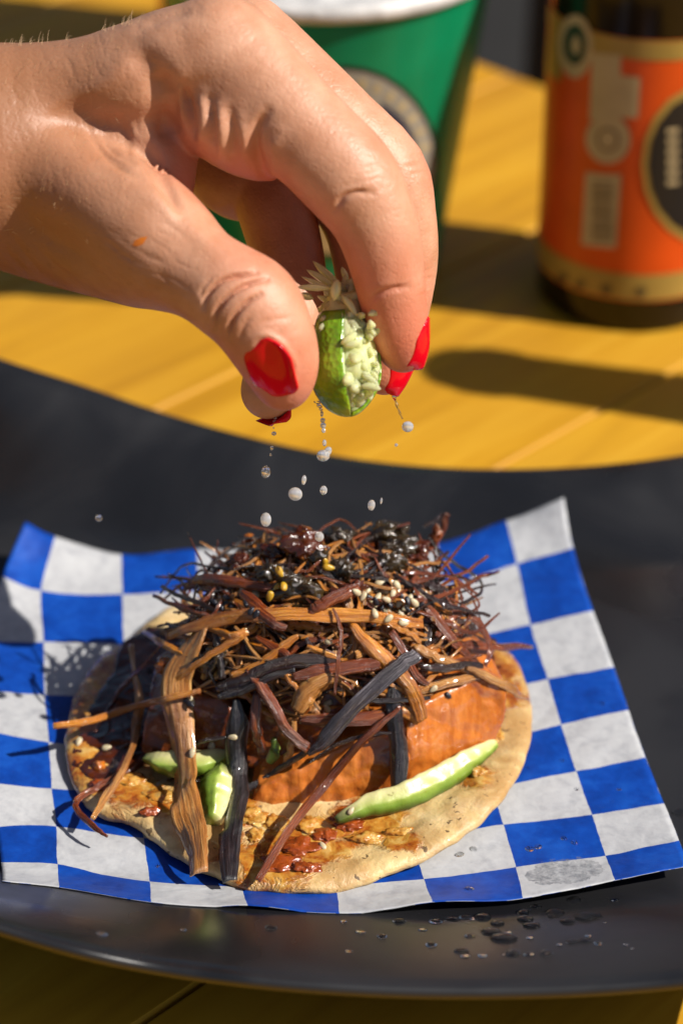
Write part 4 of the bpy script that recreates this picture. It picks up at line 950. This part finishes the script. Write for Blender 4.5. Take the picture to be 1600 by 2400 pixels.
# fine crisp wisps nobody could count, all through the heap
WV, WF, WU, WM = [], [], [], []; KN = ['a', 't', 'b', 'd', 'k']
for i in range(250):
    if i < 140: x, y = rng.uniform(440, 1080), rng.uniform(1270, 1660); l0 = rng.uniform(-.05, .32)
    else: x, y = rng.normal(790, 140), rng.normal(1315, 48); l0 = rng.uniform(.0, .45)
    L = rng.uniform(20, 60) if i % 3 else rng.uniform(50, 105); a = rng.uniform(-1.6, 1.6) if i >= 140 else rng.normal(0, .9); dx, dy = math.cos(a) * L, math.sin(a) * L * .85
    if ((x - 750) / 345) ** 2 + ((y - 1475) / 245) ** 2 > 1 or y < 1262 or min(y - dy, y + dy) < 1240: continue
    b_ = rng.normal(0, .5) * L; P = [mound(x - dx, y - dy, 1, l0 + rng.normal(0, .1)), mound(x - dy * .02 * b_ / max(L, 1), y + b_ * .6, 1, l0), mound(x + dx, y + dy, 1, l0 + rng.normal(0, .12))]
    C_ = catmull(P, 9); w = rng.uniform(.035, .11); V_, F_, U_ = ribbon_mesh(C_, w, w * .45, mnormal, i + 900, .25, twist=rng.normal(0, 1.2))
    k = rng.choice(5, p=[.30, .28, .20, .15, .07]) if i < 140 else rng.choice(5, p=[.24, .22, .34, .15, .05]); o0 = len(WV); WV += V_; WU += U_; WF += [tuple(q + o0 for q in f) for f in F_]; WM += [int(k)] * len(F_)
wo = mk('crisp_wisps', WV, WF, SM_['a'], uv=WU)
for k in KN[1:]: wo.data.materials.append(SM_[k])
wo.data.polygons.foreach_set('material_index', WM); recalc(wo); info(wo, 'crisp hair thin shreds filling the heap of fried strands', 'fried shreds', kind='stuff')
# ------------------------------------------------------------------ soaked peppers and seeds on top
def lump(px, py, rx, ry, rz, rot, mat, label, seed, lift=.2, name='pepper_piece', cat='pepper', amp=.85, grp='soaked pepper pieces on top'):
    rx *= 1.0; ry *= .8; rz *= 1.1
    bm = bmesh.new(); bmesh.ops.create_icosphere(bm, subdivisions=4, radius=1); c0 = mound(px, py, 1, lift); M = Matrix.Rotation(rot, 3, 'Y'); V_ = []
    for v in bm.verts:
        p = np.array(v.co); k = max(.25, 1 + .8 * amp * n3(p, 1.4, seed) - amp * .9 * abs(n3(p, 3.0, seed)) + .35 * amp * n3(p, 6, seed) + .15 * amp * n3(p, 13, seed))
        q = M @ Vector((p[0] * rx * k, p[1] * ry * k, p[2] * rz * k)); V_.append(c0 + np.array(q))
    F_ = [tuple(v.index for v in f.verts) for f in bm.faces]; bm.free()
    return info(mk(name, V_, F_, mat), label, cat, grp)
AM = food_mat('amber_jelly_bit', [(.3, (.22, .035, .003)), (.6, (.55, .17, .01)), (.8, (.75, .38, .03))], (.05, .12), 150, .3, .3, .0006, .8)
pc = [(705,1295,.55,.35,.42,.2,'glossy red brown pepper lump at the top centre left'),(715,1262,.32,.25,.22,0,'reddish pepper lump just under the amber bit'),
 (695,1388,.55,.3,.42,.5,'olive translucent pepper piece with yellow seeds'),(800,1345,.36,.3,.36,0,'round dark pepper knob at the centre top'),
 (870,1262,.62,.3,.30,-.6,'largest dark pepper flap rising at the top right of centre'),(930,1290,.5,.3,.26,-.3,'ragged dark pepper flap right of the largest flap'),
 (795,1265,.42,.3,.25,-.2,'small green black pepper lump behind the round knob'),(640,1350,.42,.3,.26,.1,'dark pepper piece left of the olive piece'),
 (900,1325,.5,.3,.3,-.4,'wet black pepper piece below the two flaps'),(750,1320,.36,.3,.3,0,'small wet pepper lump left of the round knob'),
 (970,1300,.4,.25,.25,-.5,'brown crinkled pepper piece at the right shoulder'),(820,1395,.35,.2,.3,.9,'dark pepper sliver behind the pointed brown strand'),
 (650,1300,.35,.25,.25,.4,'shiny brown pepper lump by the amber petal'),(560,1320,.3,.22,.2,0,'small brown pepper crumb on the left shoulder'),(930,1245,.3,.2,.2,.3,'small dark pepper tip on the right skyline'),
 (500,1560,.35,.12,.40,.3,'olive black pepper piece showing left of centre under strands'),(1018,1262,.14,.12,.30,.3,'rusty red pepper bit at the far top right')]
for i, (x, y, a, b, c_, r_, lb) in enumerate(pc):
    lump(x, y, a, b, c_, r_, MEATD if 'rusty' in lb else (SAUCE if ('red' in lb or 'brown' in lb) else PEPPER), lb, 30 + i, .22)
for i, (x, y, a, b, c_, r_, lb) in enumerate([(710,1246,.22,.15,.12,.1,'bright orange jelly bit on the summit'),(583,1262,.12,.1,.12,0,'small orange jelly bit on the left skyline'),(232,1797,.17,.14,.15,.4,'charred yellow corn bit at the far left tortilla edge'),(385,1560,.2,.15,.22,.5,'amber jelly crumb on the dark glazed slice')]):
    lump(x, y, a, b, c_, r_, AM, lb, 60 + i, .15 if i < 2 else .05, 'jelly_bit', 'jelly bit', .4, 'orange bits')
# lumps of melted, browned filling on the bare front of the tortilla
CHEESE = food_mat('melted_golden_filling', [(.36, (.26, .06, .006)), (.44, (.48, .20, .025)), (.54, (.66, .42, .12)), (.68, (.74, .56, .26))], (.12, .35), 110, .25, .6, .001, .6)
REDS = food_mat('red_brown_sauce', [(.3, (.12, .016, .003)), (.5, (.30, .055, .006)), (.72, (.52, .17, .02))], (.08, .25), 130, .1, .6, .001, .8)
for i, (x, y, a, b, m_, lb) in enumerate([(590,1915,.34,.24,CHEESE,'golden lump of melted filling right of the black strand'),(640,1930,.26,.22,CHEESE,'golden lump of melted filling beside the slanting reddish strand'),(725,1935,.30,.26,CHEESE,'pale glossy lump of melted filling under the front meat slice'),(760,1960,.24,.2,REDS,'red sauce lump below the pale glossy lump'),
  (700,1985,.42,.22,REDS,'red brown sauce patch at the centre of the tortilla front'),(660,2025,.46,.20,REDS,'red brown sauce patch nearest the bottom tortilla edge'),(720,2035,.30,.14,REDS,'small red brown sauce patch right of the bottom one'),(815,1935,.34,.14,REDS,'red sauce streak left of the avocado tip'),(600,1960,.22,.18,CHEESE,'small golden lump between the black and the reddish strand'),
  (860,1965,.40,.13,CHEESE,'yellowish smear of filling in front of the avocado tip'),(940,1950,.34,.10,CHEESE,'yellowish smear of filling in front of the right avocado'),(1165,1625,.22,.22,CHEESE,'golden smear on the right end of the tortilla'),(1160,1720,.20,.24,CHEESE,'oily crumb heap right of the thick meat slice'),(1120,1810,.22,.12,CHEESE,'pale crumb below the right end of the avocado'),
  (380,1870,.42,.2,CHEESE,'golden lump on the left front of the tortilla'),(300,1830,.36,.16,CHEESE,'pale lump near the left front edge of the tortilla'),(240,1840,.30,.14,REDS,'brown sauce smear by the left front edge'),(450,1960,.26,.12,CHEESE,'golden lump behind the foot of the widest strand'),(800,1915,.24,.12,REDS,'sauce lump touching the avocado tip'),(350,1905,.24,.1,REDS,'thin sauce streak at the lower left tortilla edge')]):
    r = nrm(ray(x, y)); h = BV_tort.ray_cast(Vector(CAM), Vector(r))
    if not h[0]: continue
    bm = bmesh.new(); bmesh.ops.create_icosphere(bm, subdivisions=4, radius=1); V_ = []
    for v in bm.verts:
        p = np.array(v.co); k = 1 + .5 * n3(p, 1.3, 80 + i) + .35 * n3(p, 3.4, 80 + i) + .14 * n3(p, 8, 80 + i); V_.append(np.array(h[0]) + np.array([p[0] * a * k * .95, p[1] * b * k * 1.25, p[2] * .10 * k + .0]))
    info(mk('filling_lump', V_, [tuple(v.index for v in f.verts) for f in bm.faces], m_), lb, 'filling', 'melted lumps and smears on the tortilla'); bm.free()
bm = bmesh.new(); bmesh.ops.create_icosphere(bm, subdivisions=2, radius=1)
for v in bm.verts:
    k = 1 - .28 * v.co.x; v.co.y *= .58 * k; v.co.z *= .36 * k
seed_me = bpy.data.meshes.new('sesame_seed'); bm.to_mesh(seed_me); bm.free(); seed_me.polygons.foreach_set('use_smooth', [True] * len(seed_me.polygons))
seed_k = seed_me.copy(); seed_y = seed_me.copy(); seed_me.materials.append(SEEDW); seed_k.materials.append(SEEDK); seed_y.materials.append(SEEDY)
def seed(me, P, N_, size, ang, label, cat, grp, name='sesame_seed'):
    o = bpy.data.objects.new(name, me); COL.objects.link(o)
    q = Vector(N_).to_track_quat('Z', 'Y'); o.rotation_mode = 'QUATERNION'
    from mathutils import Quaternion
    o.rotation_quaternion = q @ Quaternion((0, 0, 1), ang); o.scale = (size * CM,) * 3; o.location = Vector(P * CM); return info(o, label, cat, grp)
def on_top(px, py, extra=0.0):
    """first surface seen through the pixel"""
    dg = bpy.context.evaluated_depsgraph_get(); r = nrm(ray(px, py)); o0 = Vector(CAM * CM)
    ok, loc, nn_, _, ob, _ = sc.ray_cast(dg, o0, Vector(r))
    for _ in range(6):
        if ok and (loc - o0).length < .50: ok, loc, nn_, _, ob, _ = sc.ray_cast(dg, loc + Vector(r) * 1e-4, Vector(r))
        else: break
    return np.array(loc) / CM - r * extra, np.array(nn_)
def szone(x, y):
    if y > 1700: return 'low on the tortilla, left of the widest tan strand' if x < 430 else 'low on the front of the taco'
    if y > 1480: return 'in the middle of the heap' if x > 480 else 'at the left over the dark glazed slice'
    return ('in the upper right cluster, ' + ('nearest the dark peppers' if x < 890 else ('in its middle' if x < 930 else 'at its right end'))) if x > 780 else 'at the upper left of the heap'
WS = [(862,1385),(885,1400),(905,1405),(920,1392),(935,1415),(950,1425),(925,1428),(900,1385),(875,1415),(960,1402),(940,1440),(970,1412),(880,1378),(905,1432),(850,1398),(770,1505),(768,1648),(766,1660),(756,1982),(822,1900),(545,1728),(495,1752),(450,1765),(250,1752),(185,1738),(448,1642),(930,1372),(990,1395),(910,1450),(878,1437),(600,1392),(945,1460),(1015,1615),(890,1365),(835,1388)]
KS = [(588,1432),(600,1440),(440,1645),(445,1650),(880,1410),(895,1420),(912,1415),(955,1408),(812,1588),(530,1400),(545,1420),(560,1405),(520,1425),(865,1400),(955,1430),(1050,1630),(350,1572),(500,1410),(575,1415),(940,1400),(985,1420),(865,1425)]
hits = [(on_top(x, y, .03), 'w', x, y) for x, y in WS] + [(on_top(x, y, .03), 'k', x, y) for x, y in KS]
yh = [(on_top(x, y, .05), x, y) for x, y in [(632,1398),(665,1372),(650,1378),(762,1318),(770,1330),(655,1340)]]
single = {(768,1648): 'white sesame seed on orange meat in the middle of the taco', (756,1982): 'white sesame seed on the browned sauce at the bottom of the tortilla', (822,1900): 'white sesame seed on the dark tip of the right avocado slice', (185,1738): 'toasted sesame seed at the far left edge of the tortilla', (812,1588): 'black sesame seed just above the crinkled gold strand'}
for (P, N_), k, x, y in hits:
    lb = single.get((x, y))
    seed(seed_me if k == 'w' else seed_k, P, nrm(N_ - FW * .6), (.125 if k == 'w' else .115) * rng.uniform(.85, 1.1), rng.uniform(0, 6.28), lb or (('white' if k == 'w' else 'black') + ' sesame seed ' + szone(x, y)), 'sesame seed', 'sesame seeds')
for (P, N_), x, y in yh: seed(seed_y, P, nrm(N_ - FW * .6), .14, rng.uniform(0, 6.28), 'shiny yellow pepper seed stuck to the dark peppers on top', 'pepper seed', 'yellow pepper seeds', 'pepper_seed')

# ------------------------------------------------------------------ water beads on plate and paper
t = NT('clear_liquid'); t.set(Base_Color=(.96, .97, .97), Roughness=.02, Transmission_Weight=1.0, IOR=1.34); WATER = t.m
bm = bmesh.new(); bmesh.ops.create_icosphere(bm, subdivisions=3, radius=1)
for v in bm.verts:
    if v.co.z < 0: v.co.z *= .05
    v.co.z *= .45
bead_me = bpy.data.meshes.new('water_bead'); bm.to_mesh(bead_me); bm.free(); bead_me.polygons.foreach_set('use_smooth', [True] * len(bead_me.polygons)); bead_me.materials.append(WATER)
def bead(px, py, size, BV, label, grp):
    r = nrm(ray(px, py)); h = BV.ray_cast(Vector(CAM), Vector(r))
    if not h[0]: return
    n_ = Vector(h[1]); n_ = n_ if n_.z > 0 else -n_
    o = bpy.data.objects.new('water_bead', bead_me); COL.objects.link(o); o.rotation_mode = 'QUATERNION'; o.rotation_quaternion = n_.to_track_quat('Z', 'Y')
    o.scale = (size * CM * rng.uniform(.8, 1.3), size * CM * rng.uniform(.8, 1.2), size * CM); o.location = (h[0] + n_ * .002) * CM; info(o, label, 'water drop', grp)
spots = [(1130,2150,.24),(1165,2165,.2),(1060,2155,.18),(1020,2160,.16),(1225,2140,.2),(1255,2125,.14),(1300,2140,.26),(1345,2110,.2),(1370,2150,.3),(1395,2148,.2),(1330,2160,.2),(1440,2110,.1),(1245,2170,.2),(1230,2155,.24),(1090,2150,.16),(935,2160,.2),(990,2180,.1),(1010,2215,.16),(1370,2205,.18),(1400,2212,.13),(1465,2215,.08),(1310,2215,.1),(1200,2235,.22),(1280,2235,.2),(1340,2208,.16),(895,2195,.16),(845,2185,.12),(817,2230,.1),(635,2175,.2),(805,2160,.1),(1150,2185,.25),(1100,2195,.14),(1180,2200,.3),(1080,2230,.18),(1130,2240,.12),(1590,1905,.22),(430,2180,.08),(240,2190,.14)]
for x, y, s_ in spots: bead(x, y, s_ * .75, BV_plate, ('larger' if s_ > .19 else 'small') + ' clear water drop on the near plate rim, ' + ('below the greasy paper corner' if x > 1220 else ('below the paper at the centre right' if x > 980 else 'left of the drop cluster')), 'water drops on the plate')
for i in range(12): bead(rng.uniform(1000, 1500), rng.uniform(2130, 2250), rng.uniform(.03, .10), BV_plate, 'tiny water drop on the near rim of the black plate', 'tiny water drops on the plate')
for i, (x, y, s_) in enumerate([(1076,2003,.09),(1108,1990,.07),(1096,2175,.1),(1240,1990,.09),(1260,1985,.07),(1320,1965,.06),(1410,1648,.06),(1316,1782,.06),(1450,1850,.05),(1345,1975,.08),(1098,2083,.09),(1350,1850,.05),(370,2030,.05),(1235,1800,.05)]): bead(x, y, s_, BV_paper, 'small clear juice drop beaded on the checkered paper', 'juice drops on the paper')
# ------------------------------------------------------------------ squeezed lime wedge
t = NT('lime_rind'); c = t.coord(); f = t.noise(c, 90, 4, .6); v = t.voro(c, 900)
t.set(Base_Color=t.ramp(f, [(.3, (.07, .17, .006)), (.5, (.20, .36, .012)), (.72, (.48, .58, .04))]), Roughness=.25, Subsurface_Weight=.15, Subsurface_Scale=.002, Coat_Weight=.4, Coat_Roughness=.12)
t.bump(t.math('ADD', v, t.math('MULTIPLY', t.noise(c, 150, 3), .8)), .4, .0005); RIND = t.m
t = NT('lime_pith'); t.set(Base_Color=(.62, .66, .34), Roughness=.35, Subsurface_Weight=.3, Subsurface_Scale=.002); PITH = t.m
t = NT('lime_pulp'); c = t.coord(); f = t.noise(c, 200, 4)
t.set(Base_Color=t.ramp(f, [(.3, (.70, .78, .24)), (.7, (.88, .93, .48))]), Roughness=.10, Transmission_Weight=.18, IOR=1.36, Subsurface_Weight=.6, Subsurface_Radius=(1, 1, .5), Subsurface_Scale=.005, Coat_Weight=.6, Coat_Roughness=.03)
t.bump(t.noise(c, 350, 4), .35, .0006); PULP = t.m
LD = 49.45; LC = ud(808, 842, LD)
lime = empty('lime_wedge', LC - UP * 1.05, 'squeezed lime wedge pinched between the thumb and the index finger', 'lime')
ax_u = nrm(UP + RT * -.05 + FW * .05); ax_f = nrm(-FW - ax_u * (-FW @ ax_u)); ax_r = np.cross(ax_u, ax_f) * 1.0
if ax_r @ RT < 0: ax_r = -ax_r
def lp(az, el, k): # az measured from the camera side towards the right
    d = ax_f * (math.cos(az) * math.cos(el)) + ax_r * (math.sin(az) * math.cos(el)) + ax_u * math.sin(el)
    rr = .76 * k; q = d @ ax_r, d @ ax_f, d @ ax_u
    taper = 1 - .10 * q[2]
    return LC + ax_r * q[0] * .74 * k * taper + ax_f * q[1] * .80 * k * taper + ax_u * q[2] * (1.18 * k if q[2] < 0 else 1.35 * k)
NU, NVV = 60, 34
def rind_shell(k0, k1, a0, a1, name, mat, e0=-1.5, e1=.80):
    V_ = []
    for k in (k0, k1):
        for i in range(NU):
            for j in range(NVV):
                el = e0 + (e1 - e0) * j / (NVV - 1); az = a0 + (a1 - a0) * i / (NU - 1)
                # the opening gapes at mid height and closes at the tip
                w = max(0, 1 - ((el + .1) / 1.35) ** 2); mid = (a0 + a1) / 2; az = mid + (az - mid) * (1.12 - .16 * w)
                p = lp(az, el, k); p = p + (p - LC) * (.04 * n3(p, 1.6, 2) + .012 * n3(p, 5, 2)); V_.append(p)
    n_ = NU * NVV; g_ = grid_faces(NU, NVV); F_ = g_ + [tuple(x + n_ for x in q[::-1]) for q in g_]
    b_ = [i * NVV for i in range(NU)] + [(NU - 1) * NVV + j for j in range(1, NVV)] + [i * NVV + NVV - 1 for i in range(NU - 2, -1, -1)] + [j for j in range(NVV - 2, 0, -1)]
    for p, q in zip(b_, b_[1:] + b_[:1]): F_.append((p, q, q + n_, p + n_))
    return recalc(mk(name, V_, F_, mat, lime))
rad = math.radians
rind_shell(1.0, .93, rad(76), rad(362), 'rind', RIND); rind_shell(.925, .86, rad(74), rad(364), 'pith', PITH)
bm = bmesh.new(); bmesh.ops.create_icosphere(bm, subdivisions=5, radius=1); V_ = []
for v in bm.verts:
    p = np.array(v.co); k = .85 * (1 + .10 * n3(p, 3, 1) + .07 * abs(n3(p, 7, 3))); az = math.atan2(p[0], p[1]); el = math.asin(max(-1, min(1, p[2])))
    if p[2] > .2: k *= 1 + .18 * (p[2] - .2)
    q = lp(az, el, k); q = q + (ax_f + ax_r * .5) * .13 * max(0, math.cos((az - .75) * 1.7)) * (1 - abs(p[2])) if abs(az - .75) < .9 else q; V_.append(q)
mk('pulp', V_, [tuple(v.index for v in f.verts) for f in bm.faces], PULP, lime); bm.free()
def vesicle(A, B, r):
    C_ = catmull([A, A * .5 + B * .5 + UP * .02 * rng.normal(), B], 10); V_ = []; t_ = nrm(B - A); s_ = nrm(np.cross(t_, FW + UP * .3)); u_ = np.cross(s_, t_)
    pr_ = [.25, .55, .78, .93, 1, 1, .93, .78, .5, .04]; fl = rng.uniform(.6, .9)
    for i, p in enumerate(C_):
        for j in range(8): a = 2 * math.pi * j / 8; V_.append(p + (s_ * math.cos(a) + u_ * math.sin(a) * fl) * r * pr_[i])
    return mk('juice_sac', V_, grid_faces(10, 8, wrap_v=True) + [tuple(range(8)), tuple(range(79, 71, -1))], SAC, lime)
big = [((798,672),(733,612),.085,50.05),((790,680),(718,632),.075,49.95),((800,690),(706,648),.06,49.85),((775,676),(696,673),.075,48.95),((800,678),(782,702),.0,48.65),((790,655),(783,705),.11,48.70),((862,738),(913,722),.10,48.65),((835,780),(798,808),.09,48.65),((860,770),(880,760),.10,48.65),((845,905),(893,912),.09,48.70),((850,880),(888,905),.08,48.70),((815,664),(800,625),.07,50.05),((845,800),(805,812),.08,48.65),((700,690),(735,700),.08,49.75),((838,742),(800,690),.08,48.9)]
t = NT('clear_juice_sac'); t.set(Base_Color=(.86, .92, .42), Roughness=.06, Transmission_Weight=.35, IOR=1.36, Subsurface_Weight=.6, Subsurface_Radius=(1, 1, .6), Subsurface_Scale=.004, Coat_Weight=.8, Coat_Roughness=.03); SAC = t.m
bm = bmesh.new(); bmesh.ops.create_icosphere(bm, subdivisions=4, radius=1); V_ = []; TC = ud(815, 722, 49.75)
for v in bm.verts:
    p = np.array(v.co); k = 1 + .45 * n3(p, 1.8, 6) + .3 * abs(n3(p, 4.5, 7)) + .1 * n3(p, 10, 7); V_.append(TC + RT * p[0] * .50 * k + UP * p[2] * .48 * k + FW * p[1] * .45 * k)
mk('pulp', V_, [tuple(v.index for v in f.verts) for f in bm.faces], PULP, lime); bm.free()
for i in range(34):
    a = rng.uniform(-.5, 2.9); o_ = RT * math.cos(a) * .9 + UP * math.sin(a) - FW * rng.uniform(-.2, .7); A = TC + o_ * .22; vesicle(A, TC + nrm(o_) * rng.uniform(.48, .72), rng.uniform(.06, .10))
for i in range(22):
    px_, py_ = rng.uniform(835, 878), rng.uniform(745, 925); A = ud(px_ - 15, py_, 49.2); vesicle(A, ud(px_ + rng.uniform(0, 22), py_ + rng.uniform(-22, 18), 48.62 + rng.uniform(0, .2)), rng.uniform(.07, .12))
for a, b, r_, d in big:
    if r_ > 0: vesicle(ud(*a, d), ud(*b, d), r_)
for i in range(70):
    az = rng.uniform(rad(12), rad(74)); el = rng.uniform(-.75, 1.2)
    if el > .75: az = rng.uniform(-3.1, 3.1)
    A = lp(az, el, .70); B = lp(az + rng.normal(0, .22), el + rng.normal(0, .2), rng.uniform(.90, 1.02)) + ax_f * .08
    vesicle(A, B, rng.uniform(.09, .17))
# ------------------------------------------------------------------ juice falling: drops and threads
bm = bmesh.new(); bmesh.ops.create_icosphere(bm, subdivisions=3, radius=1); drop_me = bpy.data.meshes.new('juice_drop'); bm.to_mesh(drop_me); bm.free()
t = NT('lime_juice'); t.set(Base_Color=(.97, .97, .95), Roughness=.03, Transmission_Weight=.72, IOR=1.34, Subsurface_Weight=.8, Subsurface_Radius=(1, 1, 1), Subsurface_Scale=.002); JU = t.m
drop_me.materials.append(JU); drop_me.polygons.foreach_set('use_smooth', [True] * len(drop_me.polygons))
def drop(px, py, a, b=None, rot=0, label=None, d=50.6):
    o = bpy.data.objects.new('juice_drop', drop_me); COL.objects.link(o); b = b or a
    o.location = Vector(ud(px, py, d) * CM); o.scale = (a / 112 * CM, a / 112 * CM, b / 112 * CM); o.rotation_euler = (-PITCH, math.radians(rot), 0)
    info(o, label or 'tiny round juice drop falling in a line under the lime and fingertips', 'juice drop', 'falling drops of lime juice')
D_ = [(955,1000,14,13,0,'largest juice drop, hanging from a thread below the index finger'),(928,1043,4,4,0,None),(757,1068,16,14,0,'large oblong juice drop just above the rim line, below the lime'),(768,1058,9,12,30,None),(760,1038,5,8,0,None),
 (756,985,6,6,0,None),(757,997,7,7,0,None),(758,1009,5,6,0,None),(754,970,4,7,0,None),(643,988,4,4,0,None),(645,980,4,4,0,None),(642,1016,6,5,0,None),(641,1003,2,2,0,None),(637,1050,4,6,15,None),(634,1066,3,4,0,None),
 (623,1106,11,15,0,'oval juice drop to the left, midway down'),(692,1158,17,16,20,'biggest free falling juice drop, right of the left pair'),(712,1125,6,12,10,'slim juice drop above the biggest free falling one'),(758,1149,9,11,0,'round juice drop right of the biggest falling one'),
 (870,1184,9,13,8,'oval juice drop falling at the right above the heap'),(893,1174,3,8,8,'sliver of a juice drop beside the oval one at the right'),(623,1218,13,17,0,'oval juice drop lowest at the left, over the heap'),(748,1258,11,12,0,'juice drop about to land on the top of the heap'),(232,1214,9,9,0,'lone juice drop far left over the black plate')]
for x, y, a, b, r_, lb in D_: drop(x, y, a, b, r_, lb, 50.8 if x > 300 else 53)
def thread(pts, r0, r1, label, d=50.6):
    C_ = catmull([ud(x, y, d) for x, y in pts], 16); V_ = []
    for i, p in enumerate(C_):
        r_ = (r0 + (r1 - r0) * i / 15) * (1 + .35 * math.sin(i * 1.3))
        for j in range(8): a = 2 * math.pi * j / 8; V_.append(p + (RT * math.cos(a) + FW * math.sin(a)) * r_)
    info(recalc(mk('juice_thread', V_, grid_faces(16, 8, wrap_v=True) + [tuple(range(8)), tuple(range(127, 119, -1))], WATER)), label, 'juice thread')
thread([(922,928),(928,945),(935,965),(943,982)], .035, .015, 'thin thread of juice running down from the middle fingertip', 50.9)
thread([(742,940),(750,955),(754,966)], .06, .02, 'thread of juice dripping off the bottom of the lime', 50.3)
